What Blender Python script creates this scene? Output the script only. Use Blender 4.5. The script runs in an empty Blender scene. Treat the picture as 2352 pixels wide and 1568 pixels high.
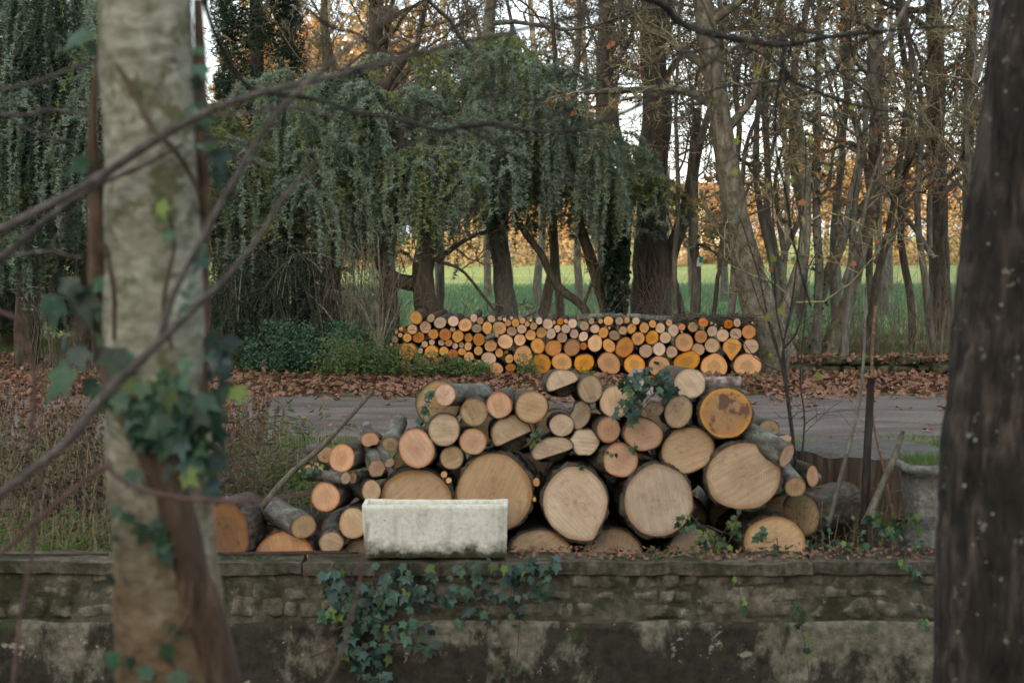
import bpy, math, random
import numpy as np
from mathutils import Vector, Matrix, Euler
R = math.radians
random.seed(7)
rng = np.random.default_rng(11)
S = bpy.context.scene

# ------------------------------------------------------------------ camera
CAMZ = 1.75
F = 50 / 36 * 2352.0
PITCH = math.atan(224 / F)
cam = bpy.data.cameras.new('camera')
camo = bpy.data.objects.new('camera', cam)
S.collection.objects.link(camo)
camo.location = (0, 0, CAMZ)
camo.rotation_euler = (math.pi / 2 - PITCH, 0, 0)
cam.lens = 50; cam.sensor_width = 36
cam.clip_start = 0.05; cam.clip_end = 3000
cam.dof.use_dof = True
cam.dof.focus_distance = 14.0
cam.dof.aperture_fstop = 3.0
S.camera = camo

# ------------------------------------------------------------------ world, sun, exposure
SUN_EL = R(12.0)
SUN_AZ = R(200.0)            # compass direction the sun stands in (y = north), behind the camera and a little left
w = bpy.data.worlds.new('World'); S.world = w; w.use_nodes = True
nt = w.node_tree; nt.nodes.clear()
wo = nt.nodes.new('ShaderNodeOutputWorld')
bg = nt.nodes.new('ShaderNodeBackground')
sky = nt.nodes.new('ShaderNodeTexSky'); sky.sky_type = 'NISHITA'
sky.sun_disc = False; sky.sun_elevation = SUN_EL; sky.sun_rotation = SUN_AZ
sky.dust_density = 2.5; sky.air_density = 1.0; sky.ozone_density = 1.0
mixw = nt.nodes.new('ShaderNodeMix'); mixw.data_type = 'RGBA'
mixw.inputs[0].default_value = 0.55                      # thin high cloud whitens the whole sky evenly
mixw.inputs[7].default_value = (3.95, 4.02, 4.1, 1)
nt.links.new(sky.outputs[0], mixw.inputs[6])
nt.links.new(mixw.outputs[2], bg.inputs[0])
bg.inputs[1].default_value = 0.15
nt.links.new(bg.outputs[0], wo.inputs[0])
sl = bpy.data.lights.new('sun', 'SUN'); sl.energy = 3.6; sl.angle = R(0.5); sl.color = (1.0, 0.80, 0.55)
so = bpy.data.objects.new('sun', sl); S.collection.objects.link(so)
sdir = Vector((math.sin(SUN_AZ) * math.cos(SUN_EL), math.cos(SUN_AZ) * math.cos(SUN_EL), math.sin(SUN_EL)))
so.rotation_euler = sdir.to_track_quat('Z', 'Y').to_euler()
so.location = (-20, -60, 30)
S.view_settings.view_transform = 'Standard'; S.view_settings.look = 'None'
S.view_settings.exposure = 1.65; S.view_settings.gamma = 1.0
S.view_settings.use_curve_mapping = False
try:
    S.cycles.max_bounces = 6; S.cycles.transparent_max_bounces = 4
except Exception:
    pass

# ------------------------------------------------------------------ helpers
cp, sp = math.cos(PITCH), math.sin(PITCH)
def P(px, py, Y):
    """point of the place seen at (px,py) of a 2352 wide view, at the distance Y"""
    u = -(py - 784) / F
    t = Y / (cp + u * sp)
    return np.array(((px - 1176) / F * t, Y, CAMZ + (-sp + u * cp) * t))
def px2m(Y): return Y / F
C = S.collection
def tag(o, label=None, cat=None, group=None, kind=None):
    if label: o['label'] = label
    if cat: o['category'] = cat
    if group: o['group'] = group
    if kind: o['kind'] = kind
    return o
def empty(name, loc, label=None, cat=None, group=None):
    o = bpy.data.objects.new(name, None); C.objects.link(o)
    o.location = tuple(loc); o.empty_display_size = .1
    return tag(o, label, cat, group)
def link(name, me, parent=None, loc=None, rot=None, world=False):
    o = bpy.data.objects.new(name, me); C.objects.link(o)
    if parent is not None:
        o.parent = parent
        if world: o.location = tuple(-Vector(parent.location))   # vertices are in place coordinates, parent unrotated
    if loc is not None: o.location = tuple(loc)
    if rot is not None: o.rotation_euler = rot
    return o
def mesh_np(name, v, faces, m=None, smooth=False, attr=None):
    """v (n,3); faces: array (k,3|4) or a list of such arrays"""
    if not isinstance(faces, (list, tuple)): faces = [faces]
    me = bpy.data.meshes.new(name)
    v = np.ascontiguousarray(v, dtype=np.float32)
    me.vertices.add(len(v)); me.vertices.foreach_set('co', v.ravel())
    idx = np.concatenate([f.ravel() for f in faces]).astype(np.int32)
    tot = np.concatenate([np.full(len(f), f.shape[1]) for f in faces]).astype(np.int32)
    st = np.concatenate([[0], np.cumsum(tot)[:-1]]).astype(np.int32)
    me.loops.add(len(idx)); me.loops.foreach_set('vertex_index', idx)
    me.polygons.add(len(tot)); me.polygons.foreach_set('loop_start', st)
    try: me.polygons.foreach_set('loop_total', tot)
    except Exception: pass
    if smooth: me.polygons.foreach_set('use_smooth', np.ones(len(tot), dtype=bool))
    me.update(calc_edges=True)
    if attr:
        for k, a in attr.items():
            at = me.attributes.new(k, 'FLOAT', 'POINT')
            at.data.foreach_set('value', np.ascontiguousarray(a, dtype=np.float32))
    if m is not None: me.materials.append(m)
    return me
def h3(i, j, k):
    n = (i * 374761393 + j * 668265263 + k * 2147483647 + 1013904223) & 0xffffffff
    n = ((n ^ (n >> 13)) * 1274126177) & 0xffffffff
    return ((n ^ (n >> 16)) & 0xffff) / 65535.0
def vn(p, s=1.0, seed=0):
    p = np.asarray(p, dtype=float) * s + 1000.5 + seed * 17.31
    i = np.floor(p).astype(np.int64); f = p - i; f = f * f * (3 - 2 * f)
    r = 0
    for a in (0, 1):
        for b in (0, 1):
            for c in (0, 1):
                wgt = (f[..., 0] if a else 1 - f[..., 0]) * (f[..., 1] if b else 1 - f[..., 1]) * (f[..., 2] if c else 1 - f[..., 2])
                r = r + wgt * h3(i[..., 0] + a, i[..., 1] + b, i[..., 2] + c)
    return r * 2 - 1
def norm(a): return a / (np.linalg.norm(a, axis=-1, keepdims=True) + 1e-9)
def tubes(pl, rad, sides=3, cap=False, rough=0.0, rs=8.0, rz=1.0):
    """pl (B,n,3), rad (B,n) -> verts, quads"""
    pl = np.asarray(pl, float); rad = np.asarray(rad, float)
    B, n, _ = pl.shape
    t = np.empty_like(pl); t[:, 1:-1] = pl[:, 2:] - pl[:, :-2]; t[:, 0] = pl[:, 1] - pl[:, 0]; t[:, -1] = pl[:, -1] - pl[:, -2]
    t = norm(t)
    ref = np.where(np.abs(t[:, :, 2:3]) > .9, np.array([1., 0, 0]), np.array([0, 0, 1.]))
    if n > 2:   # steady frame along one tube
        ref = np.repeat(np.where(np.abs(t.mean(1)[:, None, 2:3]) > .7, np.array([1., 0.2, 0]), np.array([0.1, 0.05, 1.])), n, axis=1)
    u = norm(np.cross(t, ref)); v = np.cross(t, u)
    a = np.arange(sides) * 2 * math.pi / sides
    ring = u[:, :, None] * np.cos(a)[None, None, :, None] + v[:, :, None] * np.sin(a)[None, None, :, None]
    V = pl[:, :, None] + ring * rad[:, :, None, None]
    if rough:
        Vr = V * np.array([1, 1, rz]); k = vn(Vr, rs) + .5 * vn(Vr, rs * 2.7, 3)
        if rz < 1: k = k - 1.3 * np.clip(.28 - np.abs(vn(Vr, rs * 1.9, 8)), 0, 1) / .28
        V = V + ring * rad[:, :, None, None] * rough * k[..., None]
    V = V.reshape(-1, 3)
    b = np.arange(B)[:, None, None] * n * sides
    i = np.arange(n - 1)[None, :, None] * sides
    j = np.arange(sides)[None, None, :]
    j2 = (j + 1) % sides
    q = np.stack([b + i + j, b + i + j2, b + i + sides + j2, b + i + sides + j], -1).reshape(-1, 4)
    fs = [q]
    if cap:
        for base in (0, (n - 1) * sides):
            for bi in range(B):
                o = bi * n * sides + base
                fs.append(np.array([[o, o + k2, o + k2 + 1] for k2 in range(1, sides - 1)]))
    return V, fs
def smooth_path(pts, n):
    """Catmull-Rom through points, n samples"""
    p = np.asarray(pts, float)
    if len(p) == 2: 
        s = np.linspace(0, 1, n)[:, None]; return p[0] * (1 - s) + p[1] * s
    q = np.vstack([2 * p[0] - p[1], p, 2 * p[-1] - p[-2]])
    out = []
    for s in np.linspace(0, len(p) - 1 - 1e-6, n):
        i = int(s); f = s - i
        a, b, c, d = q[i], q[i + 1], q[i + 2], q[i + 3]
        out.append(.5 * ((2 * b) + (-a + c) * f + (2 * a - 5 * b + 4 * c - d) * f * f + (-a + 3 * b - 3 * c + d) * f ** 3))
    return np.array(out)
def rotmats(n, normal=None, spread=1.0, r=rng):
    """random orientation frames; columns x,y,z ; z near normal"""
    z = r.normal(size=(n, 3))
    if normal is not None: z = norm(np.asarray(normal, float) + z * spread)
    z = norm(z)
    x = norm(np.cross(z, r.normal(size=(n, 3)))); y = np.cross(z, x)
    return np.stack([x, y, z], -1)
def scatter(tv, tf, pos, M, sc):
    n = len(pos); k = len(tv)
    sc = np.asarray(sc, float)
    if sc.ndim == 1: sc = sc[:, None]
    V = np.einsum('nij,kj->nki', M, tv) * sc[:, None, :] + pos[:, None, :]
    Fc = (tf[None] + (np.arange(n) * k)[:, None, None]).reshape(-1, tf.shape[1])
    return V.reshape(-1, 3), Fc
def merge(*vf):
    V = []; Fs = []; o = 0
    for v, f in vf:
        V.append(v)
        for g in (f if isinstance(f, (list, tuple)) else [f]): Fs.append(g + o)
        o += len(v)
    return np.concatenate(V), Fs

# ------------------------------------------------------------------ materials
class NT:
    def __init__(s, name):
        s.m = bpy.data.materials.new(name); s.m.use_nodes = True; s.t = s.m.node_tree; s.t.nodes.clear()
        s.out = s.n('ShaderNodeOutputMaterial'); s.b = s.n('ShaderNodeBsdfPrincipled')
        s.l(s.b.outputs[0], s.out.inputs[0]); s.b.inputs['Roughness'].default_value = .85
        s.b.inputs['Specular IOR Level'].default_value = .25
        s.tc = s.n('ShaderNodeTexCoord')
    def n(s, k): return s.t.nodes.new(k)
    def l(s, a, b): s.t.links.new(a, b)
    def mp(s, scale=(1, 1, 1), coord='Object', rot=(0, 0, 0)):
        m = s.n('ShaderNodeMapping'); m.inputs['Scale'].default_value = scale; m.inputs['Rotation'].default_value = rot
        if coord == 'world': s.l(s.n('ShaderNodeNewGeometry').outputs['Position'], m.inputs[0])
        else: s.l(s.tc.outputs[coord], m.inputs[0])
        return m.outputs[0]
    def noise(s, vec, scale, detail=5, rough=.6, dist=0):
        m = s.n('ShaderNodeTexNoise'); m.inputs['Scale'].default_value = scale; m.inputs['Detail'].default_value = detail
        m.inputs['Roughness'].default_value = rough; m.inputs['Distortion'].default_value = dist
        s.l(vec, m.inputs['Vector']); return m.outputs['Fac']
    def ramp(s, fac, stops):
        m = s.n('ShaderNodeValToRGB'); e = m.color_ramp.elements
        while len(e) < len(stops): e.new(.5)
        for i, (p, c) in enumerate(stops):
            e[i].position = p; e[i].color = (c if len(c) == 4 else tuple(c) + (1,)) if isinstance(c, tuple) else (c, c, c, 1)
        s.l(fac, m.inputs[0]); return m.outputs[0]
    def mix(s, fac, a, b, mode='MIX'):
        m = s.n('ShaderNodeMix'); m.data_type = 'RGBA'; m.blend_type = mode
        for k, x in ((0, fac), (6, a), (7, b)):
            if hasattr(x, 'is_linked'): s.l(x, m.inputs[k])
            elif k == 0: m.inputs[0].default_value = x
            else: m.inputs[k].default_value = tuple(x) + (1,) if len(x) == 3 else x
        return m.outputs[2]
    def math(s, op, a, b=0.0, clamp=False):
        m = s.n('ShaderNodeMath'); m.operation = op; m.use_clamp = clamp
        for k, x in ((0, a), (1, b)):
            if hasattr(x, 'is_linked'): s.l(x, m.inputs[k])
            else: m.inputs[k].default_value = x
        return m.outputs[0]
    def bump(s, h, strength=.5, dist=.01):
        m = s.n('ShaderNodeBump'); m.inputs['Strength'].default_value = strength; m.inputs['Distance'].default_value = dist
        s.l(h, m.inputs['Height']); s.l(m.outputs[0], s.b.inputs['Normal'])
    def col(s, c): s.l(c, s.b.inputs['Base Color'])
    def rand(s):
        return s.n('ShaderNodeObjectInfo').outputs['Random']
def c(*a): return tuple(a)

def bark_mat(name, dark, mid, light, scale=14, stretch=(1, 1, .25), patch=None, patch_amt=.55, patch_scale=5, bump=.8, coord='Object', low=None):
    t = NT(name)
    v = t.mp(stretch, coord)
    n1 = t.noise(v, scale, 6, .65, .4)
    col = t.ramp(n1, [(.3, dark), (.5, mid), (.68, light)])
    n3 = t.noise(t.mp((1, 1, 1), coord), scale * .25, 3)
    col = t.mix(t.math('MULTIPLY', t.math('SUBTRACT', n3, .35, True), 1.6, True), col, mid)
    if patch:
        pn = t.noise(t.mp((1, 1, 1), coord), patch_scale, 7, .7)
        col = t.mix(t.ramp(pn, [(patch_amt, 0.0), (patch_amt + .05, .85)]), col, patch)
    if low:   # colour change with height: (z0, z1, colour)
        g = t.n('ShaderNodeSeparateXYZ'); t.l(t.n('ShaderNodeNewGeometry').outputs['Position'], g.inputs[0])
        zz = t.math('ADD', g.outputs[2], t.math('MULTIPLY', t.noise(t.mp((2, 2, 1), 'world'), 3, 4), .7))
        f = t.n('ShaderNodeMapRange'); f.inputs[1].default_value = low[0]; f.inputs[2].default_value = low[1]
        f.inputs[3].default_value = 1; f.inputs[4].default_value = 0; t.l(zz, f.inputs[0])
        col = t.mix(f.outputs[0], col, t.ramp(n1, [(.3, tuple(x * .45 for x in low[2])), (.62, low[2])]))
    t.col(col)
    vo = t.n('ShaderNodeTexVoronoi'); vo.inputs['Scale'].default_value = scale * 1.6; t.l(v, vo.inputs['Vector'])
    t.bump(t.math('ADD', n1, t.math('MULTIPLY', vo.outputs['Distance'], .6)), bump, .012)
    t.b.inputs['Roughness'].default_value = .92
    return t.m

def leaf_mat(name, c1, c2, scale=6, rough=.6, trans=.25, coord='world', c3=None):
    t = NT(name)
    n = t.noise(t.mp((1, 1, 1), coord), scale, 3)
    n2 = t.noise(t.mp((1, 1, 1), coord), scale * 11, 2)
    col = t.ramp(t.math('ADD', t.math('MULTIPLY', n, .5), t.math('MULTIPLY', n2, .5)), [(.36, c1), (.62, c2)])
    if c3:
        n3 = t.noise(t.mp((1, 1, 1), coord), scale * 7.3, 1)
        col = t.mix(t.ramp(n3, [(.60, 0.0), (.66, 1.0)]), col, c3)
    t.col(col); t.b.inputs['Roughness'].default_value = rough
    if trans:
        tr = t.n('ShaderNodeBsdfTranslucent'); t.l(col, tr.inputs[0])
        mx = t.n('ShaderNodeMixShader'); mx.inputs[0].default_value = trans
        t.l(t.b.outputs[0], mx.inputs[1]); t.l(tr.outputs[0], mx.inputs[2]); t.l(mx.outputs[0], t.out.inputs[0])
    return t.m

def wood_mat(name, outer, inner=None, heart=.55, edge=None, ring=.16, saw=.25, spots=0.0, patch=None):
    """sawn end grain: 'rad' runs 0 at the pith to 1 at the bark"""
    t = NT(name)
    at = t.n('ShaderNodeAttribute'); at.attribute_name = 'rad'; rad = at.outputs['Fac']
    oi = t.n('ShaderNodeObjectInfo'); rnd = oi.outputs['Random']
    base = t.mp((1, 1, 1))
    add = t.n('ShaderNodeVectorMath'); add.operation = 'ADD'; t.l(base, add.inputs[0])
    sc = t.n('ShaderNodeVectorMath'); sc.operation = 'SCALE'; sc.inputs[0].default_value = (13, 7, 23); t.l(rnd, sc.inputs['Scale']); t.l(sc.outputs[0], add.inputs[1])
    vec = add.outputs[0]
    n1 = t.noise(vec, 9, 4)
    radn = t.math('ADD', rad, t.math('MULTIPLY', t.math('SUBTRACT', n1, .5), .28))
    if inner is None: inner = tuple(x * .93 for x in outer)
    col = t.mix(t.ramp(radn, [(max(0, heart - .05), 0.0), (heart + .05, 1.0)]), inner, outer)
    # annual rings
    rr = t.math('MULTIPLY', t.math('ADD', rad, t.math('MULTIPLY', n1, .10)), 95)
    sn = t.math('ADD', t.math('MULTIPLY', t.math('SINE', rr), .5), .5)
    rn = t.noise(vec, 5, 2)
    col = t.mix(t.math('MULTIPLY', sn, t.math('MULTIPLY', rn, ring * 1.8)), col, tuple(x * .45 for x in outer))
    # saw marks: streaks in a direction that differs from log to log
    vr = t.n('ShaderNodeVectorRotate'); vr.rotation_type = 'Y_AXIS'; t.l(vec, vr.inputs['Vector'])
    t.l(t.math('MULTIPLY', rnd, 37.0), vr.inputs['Angle'])
    ms = t.n('ShaderNodeMapping'); ms.inputs['Scale'].default_value = (2.2, 1, 46); t.l(vr.outputs[0], ms.inputs[0])
    sawn = t.noise(ms.outputs[0], 2.2, 3, .6, .25)
    col = t.mix(t.math('MULTIPLY', t.ramp(sawn, [(.40, 1.0), (.58, 0.0)]), saw), col, tuple(x * .40 for x in outer))
    # radial check cracks and blotches
    bl = t.noise(vec, 3.5, 5, .65)
    col = t.mix(t.ramp(bl, [(.44, 0.42), (.62, 0.0)]), col, tuple(x * y for x, y in zip(outer, (.62, .55, .50))))
    col = t.mix(t.ramp(t.noise(vec, 38, 4, .7), [(.60, 0.0), (.72, .35)]), col, tuple(x * .35 for x in outer))
    if spots:
        col = t.mix(t.ramp(t.noise(vec, 20, 6, .7), [(.55, 0.0), (.66, spots)]), col, (.05, .035, .02))
    if patch:
        pn = t.noise(vec, 5.0, 4); col = t.mix(t.ramp(pn, [(.56, 0.0), (.60, .9)]), col, patch)
    # drying cracks that run outwards from the pith
    sp3 = t.n('ShaderNodeSeparateXYZ'); t.l(base, sp3.inputs[0])
    ang = t.math('ARCTAN2', sp3.outputs[0], sp3.outputs[2])
    cv = t.n('ShaderNodeCombineXYZ'); t.l(t.math('MULTIPLY', ang, 2.6), cv.inputs[0]); t.l(t.math('MULTIPLY', rnd, 90.0), cv.inputs[1]); t.l(t.math('MULTIPLY', rad, .5), cv.inputs[2])
    cn = t.noise(cv.outputs[0], 1.7, 2, .6)
    cl = t.ramp(t.math('ABSOLUTE', t.math('SUBTRACT', cn, .5)), [(.0, 1.0), (.016, 0.0)])
    cmask = t.math('MULTIPLY', cl, t.ramp(t.math('ADD', rad, t.math('MULTIPLY', n1, .8)), [(.55, .85), (.95, 0.0)]))
    col = t.mix(cmask, col, tuple(x * .22 for x in outer))
    # dark pith
    col = t.mix(t.ramp(radn, [(.0, .55), (.07, 0.0)]), col, tuple(x * .3 for x in outer))
    if edge: col = t.mix(t.ramp(radn, [(.86, 0.0), (.97, .9)]), col, edge)
    # per log brightness
    hs = t.n('ShaderNodeHueSaturation'); t.l(col, hs.inputs['Color'])
    t.l(t.math('ADD', t.math('MULTIPLY', rnd, .34), .82), hs.inputs['Value'])
    t.l(t.math('ADD', t.math('MULTIPLY', t.math('FRACT', t.math('MULTIPLY', rnd, 7.7)), .3), .85), hs.inputs['Saturation'])
    t.col(hs.outputs[0]); t.b.inputs['Roughness'].default_value = .8
    t.bump(t.math('ADD', sawn, t.math('MULTIPLY', sn, .15)), .35, .004)
    return t.m

W = {
 'T': wood_mat('tan_end_grain', c(.66, .485, .31), c(.61, .43, .265), .45, c(.36, .21, .10), saw=.36, ring=.3, spots=.22),
 'P': wood_mat('pink_end_grain', c(.70, .45, .28), c(.66, .37, .235), .5, c(.44, .17, .07), ring=.3, saw=.36, spots=.12),
 'G': wood_mat('grey_tan_end_grain', c(.48, .35, .21), c(.41, .29, .17), .5, c(.24, .16, .08), spots=.5, saw=.4),
 'W': wood_mat('pale_end_grain', c(.70, .55, .39), c(.65, .47, .31), .35, c(.40, .28, .16), saw=.45),
 'A': wood_mat('amber_end_grain', c(.50, .25, .08), c(.40, .25, .12), .74, c(.56, .26, .05), patch=c(.12, .06, .045), spots=.35),
 'E': wood_mat('rotten_amber_end_grain', c(.22, .115, .05), c(.16, .09, .045), .6, c(.12, .06, .03), spots=.7),
 'R': wood_mat('orange_sapwood_end_grain', c(.74, .38, .12), c(.50, .28, .115), .50, c(.66, .20, .025), ring=.2, saw=.2),
 'O': wood_mat('deep_orange_end_grain', c(.60, .19, .018), c(.50, .15, .02), .5, c(.42, .10, .01), saw=.15),
 'D': wood_mat('dark_amber_end_grain', c(.42, .17, .02), c(.50, .19, .02), .5, c(.55, .20, .02), saw=.15),
 'o': wood_mat('orange_end_grain', c(.56, .25, .075), c(.50, .20, .06), .5, c(.52, .15, .02)),
 'c': wood_mat('peach_end_grain', c(.74, .42, .17), c(.68, .36, .14), .5, c(.62, .21, .035)),
 'Q': wood_mat('red_ringed_end_grain', c(.60, .28, .09), c(.60, .30, .11), .5, c(.22, .06, .015), ring=.5),
 'p': wood_mat('pale_pink_end_grain', c(.68, .48, .33), c(.64, .42, .28), .5, c(.46, .28, .15), ring=.14),
 'g': wood_mat('dull_tan_end_grain', c(.48, .33, .19), c(.42, .27, .15), .5, c(.30, .18, .08)),
}
MB_dark = bark_mat('dark_log_bark', c(.018, .015, .012), c(.065, .052, .04), c(.16, .135, .105), 22, (1, .3, 1), c(.06, .075, .035), .55, 9)
MB_grey = bark_mat('grey_lichened_bark', c(.03, .027, .022), c(.10, .09, .075), c(.22, .21, .18), 20, (1, .4, 1), c(.17, .20, .16), .53, 12)
MB_brown = bark_mat('brown_stack_bark', c(.02, .014, .01), c(.07, .048, .032), c(.15, .11, .08), 24, (1, .35, 1), c(.12, .12, .09), .58, 10)
MB_pale = bark_mat('pale_peeling_bark', c(.06, .045, .035), c(.22, .18, .15), c(.45, .41, .37), 14, (1, .5, 1), c(.09, .07, .05), .56, 9)
M_trunk_pale = bark_mat('pale_smooth_bark', c(.065, .062, .04), c(.235, .23, .17), c(.44, .44, .36), 16, (1, 1, 1.5), c(.09, .095, .04), .525, 13, .8, low=(1.15, 1.85, c(.165, .11, .062)))
M_trunk_dark = bark_mat('dark_fissured_bark', c(.004, .004, .003), c(.026, .022, .018), c(.105, .085, .068), 19, (1, 1, .24), c(.20, .21, .17), .62, 17, 1.0)
M_vine = bark_mat('ivy_stem_bark', c(.02, .013, .008), c(.075, .05, .033), c(.18, .125, .08), 20, (1, 1, .3), None, .55, 6, .9)
M_wood_grey = bark_mat('woodland_bark_grey', c(.045, .04, .033), c(.13, .12, .098), c(.27, .255, .215), 15, (1, 1, .28), c(.17, .19, .13), .56, 7)
M_wood_brown = bark_mat('woodland_bark_brown', c(.028, .022, .016), c(.085, .068, .05), c(.17, .14, .105), 15, (1, 1, .25), c(.08, .095, .045), .57, 6)
M_wood_pale = bark_mat('plane_tree_bark', c(.05, .042, .03), c(.145, .125, .09), c(.30, .27, .21), 12, (1, 1, .4), c(.07, .075, .04), .53, 6, .9)
M_twig = bark_mat('twig_bark', c(.07, .058, .043), c(.18, .15, .11), c(.32, .27, .20), 9, (1, 1, 1), None, .5, 6, .2)
M_twig_y = bark_mat('lichened_twig_bark', c(.10, .086, .05), c(.26, .23, .13), c(.42, .38, .20), 5, (1, 1, 1), None, .5, 6, .2)
M_twig_far = bark_mat('far_twig_bark', c(.05, .035, .02), c(.14, .095, .05), c(.24, .17, .09), 2, (1, 1, 1), None, .5, 6, .2)
M_branch_fg = bark_mat('near_branch_bark', c(.035, .03, .026), c(.085, .073, .065), c(.16, .145, .13), 26, (1, 1, 1), c(.20, .21, .18), .62, 16, .5)
M_branch_dk = bark_mat('dark_branch_bark', c(.015, .014, .012), c(.038, .035, .03), c(.08, .075, .06), 26, (1, 1, 1), c(.07, .085, .05), .6, 16, .5)
M_branch_red = bark_mat('reddish_twig_bark', c(.05, .03, .028), c(.11, .065, .06), c(.17, .11, .10), 20, (1, 1, 1), None, .5, 6, .4)
M_cedar = leaf_mat('blue_green_needles', c(.14, .20, .15), c(.38, .48, .36), 3.5, .7, .42, c3=c(.24, .27, .12))
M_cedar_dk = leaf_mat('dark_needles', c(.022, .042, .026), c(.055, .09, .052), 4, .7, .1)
M_cedar_y = leaf_mat('yellow_green_needles', c(.17, .22, .085), c(.36, .41, .17), 4, .7, .35)
def per_leaf(m):
    t = m.node_tree; b = [n for n in t.nodes if n.type == 'BSDF_PRINCIPLED'][0]; src = b.inputs['Base Color'].links[0].from_socket
    hs = t.nodes.new('ShaderNodeHueSaturation'); oi = t.nodes.new('ShaderNodeObjectInfo'); mr = t.nodes.new('ShaderNodeMapRange')
    mr.inputs[3].default_value = .35; mr.inputs[4].default_value = 1.45; t.links.new(oi.outputs['Random'], mr.inputs[0]); t.links.new(mr.outputs[0], hs.inputs['Value']); t.links.new(src, hs.inputs['Color']); t.links.new(hs.outputs[0], b.inputs['Base Color'])
    return m
M_ivy = leaf_mat('ivy_leaf', c(.022, .055, .030), c(.05, .105, .060), 9, .38, .12, c3=c(.075, .13, .05))
M_ivy_b = leaf_mat('blue_sheen_ivy_leaf', c(.018, .042, .034), c(.045, .085, .07), 14, .28, .06)
M_ivy_y = leaf_mat('young_ivy_leaf', c(.09, .15, .03), c(.14, .20, .045), 9, .45, .25)
M_leaf_br = leaf_mat('fallen_brown_leaf', c(.095, .046, .026), c(.27, .15, .095), 5, .75, .1, c3=c(.34, .20, .13))
M_leaf_or = leaf_mat('rust_leaf', c(.22, .08, .03), c(.38, .16, .06), 5, .7, .3)
M_leaf_yg = leaf_mat('yellowing_leaf', c(.12, .15, .03), c(.24, .25, .05), 5, .6, .35)
M_gold = leaf_mat('golden_autumn_leaf', c(.13, .07, .028), c(.34, .20, .075), .35, .8, .3, c3=c(.46, .31, .14))
M_gold2 = leaf_mat('tawny_autumn_leaf', c(.15, .095, .045), c(.34, .25, .12), .3, .8, .3)
M_green_far = leaf_mat('far_evergreen_leaf', c(.05, .075, .03), c(.10, .13, .05), .4, .8, .15)
M_weed = leaf_mat('green_weed_leaf', c(.05, .09, .03), c(.12, .17, .055), 7, .6, .25, c3=c(.20, .19, .08))
M_weed_br = leaf_mat('dead_stem', c(.045, .036, .022), c(.17, .135, .09), 8, .8, .1)
M_weed_str = leaf_mat('straw_stem', c(.20, .15, .08), c(.36, .29, .17), 8, .8, .15)
M_grass = leaf_mat('grass_blade', c(.055, .11, .025), c(.13, .21, .05), 5, .6, .25)

def ground_mat():
    t = NT('ground_cover')
    v = t.mp((1, 1, 1), 'world')
    n = t.noise(v, .8, 6, .65); nf = t.noise(v, 22, 6, .7)
    soil = t.ramp(nf, [(.3, c(.028, .02, .014)), (.5, c(.075, .055, .04)), (.7, c(.14, .11, .085))])
    grass = t.ramp(nf, [(.3, c(.03, .06, .018)), (.55, c(.075, .13, .035)), (.75, c(.13, .19, .06))])
    sep = t.n('ShaderNodeSeparateXYZ'); t.l(v, sep.inputs[0])
    y = t.math('ADD', sep.outputs[1], t.math('MULTIPLY', t.math('SUBTRACT', n, .5), 7.0))
    far = t.ramp(t.math('DIVIDE', y, 60.0), [(.40, 0.0), (.46, 1.0)])         # meadow begins beyond the trees
    patch = t.ramp(n, [(.52, 0.0), (.60, .9)])
    col = t.mix(t.math('MAXIMUM', far, patch), soil, grass)
    mead = t.noise(t.mp((.03, .12, 1), 'world'), 1.0, 5, .6)
    mead_sunlit = t.ramp(mead, [(.35, c(.20, .25, .075)), (.65, c(.34, .36, .11))])  # sunlit yellow-green of the far field put into its base colour
    mead_sunlit = t.mix(t.math('MULTIPLY', t.noise(v, 3, 5, .7), .55), mead_sunlit, c(.10, .18, .07))
    col = t.mix(far, col, mead_sunlit)
    t.col(col); t.bump(nf, .8, .03); t.b.inputs['Roughness'].default_value = .95
    return t.m
M_ground = ground_mat()
def path_mat():
    t = NT('gravel_path')
    v = t.mp((1, 1, 1), 'world'); v2 = t.mp((.5, 1.6, 1), 'world')
    nf = t.noise(v, 60, 6, .75); n = t.noise(v2, 1.6, 5, .6)
    col = t.ramp(nf, [(.32, c(.07, .058, .05)), (.52, c(.175, .15, .13)), (.72, c(.33, .295, .265))])
    col = t.mix(t.ramp(n, [(.40, .85), (.60, 0.0)]), col, c(.085, .068, .055))
    vo = t.n('ShaderNodeTexVoronoi'); vo.inputs['Scale'].default_value = 38; t.l(v, vo.inputs['Vector'])
    col = t.mix(t.ramp(vo.outputs['Distance'], [(.12, .5), (.3, 0.0)]), col, c(.34, .31, .29))
    t.col(col); t.bump(t.math('ADD', nf, n), .9, .02); return t.m
M_path = path_mat()
def stone_mat(name, a, b, d, moss=.55, lich=.62, sc=14):
    t = NT(name)
    v = t.mp((1, 1, 1), 'world')
    n = t.noise(v, sc, 7, .7); n2 = t.noise(v, 4, 5, .65); n3 = t.noise(v, 9, 6, .7)
    col = t.ramp(n, [(.32, a), (.52, b), (.70, d)])
    col = t.mix(t.math('MULTIPLY', t.rand(), .45), col, tuple(x * .5 for x in b))
    col = t.mix(t.ramp(n2, [(moss - .06, 0.0), (moss + .04, .85)]), col, c(.028, .034, .014))
    col = t.mix(t.ramp(n3, [(lich, 0.0), (lich + .03, .7)]), col, c(.30, .30, .26))
    t.col(col); t.bump(t.math('ADD', n, t.math('MULTIPLY', n3, .5)), 1.0, .018); t.b.inputs['Roughness'].default_value = .95
    return t.m
M_stone = stone_mat('rubble_stone', c(.055, .05, .034), c(.165, .15, .108), c(.35, .32, .245), .56, .64)
M_mortar = stone_mat('mossy_mortar', c(.04, .037, .024), c(.125, .115, .08), c(.24, .22, .16), .53, .66)
M_coping = stone_mat('weathered_coping', c(.04, .035, .022), c(.105, .094, .065), c(.20, .185, .14), .55, .68, 20)
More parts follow.
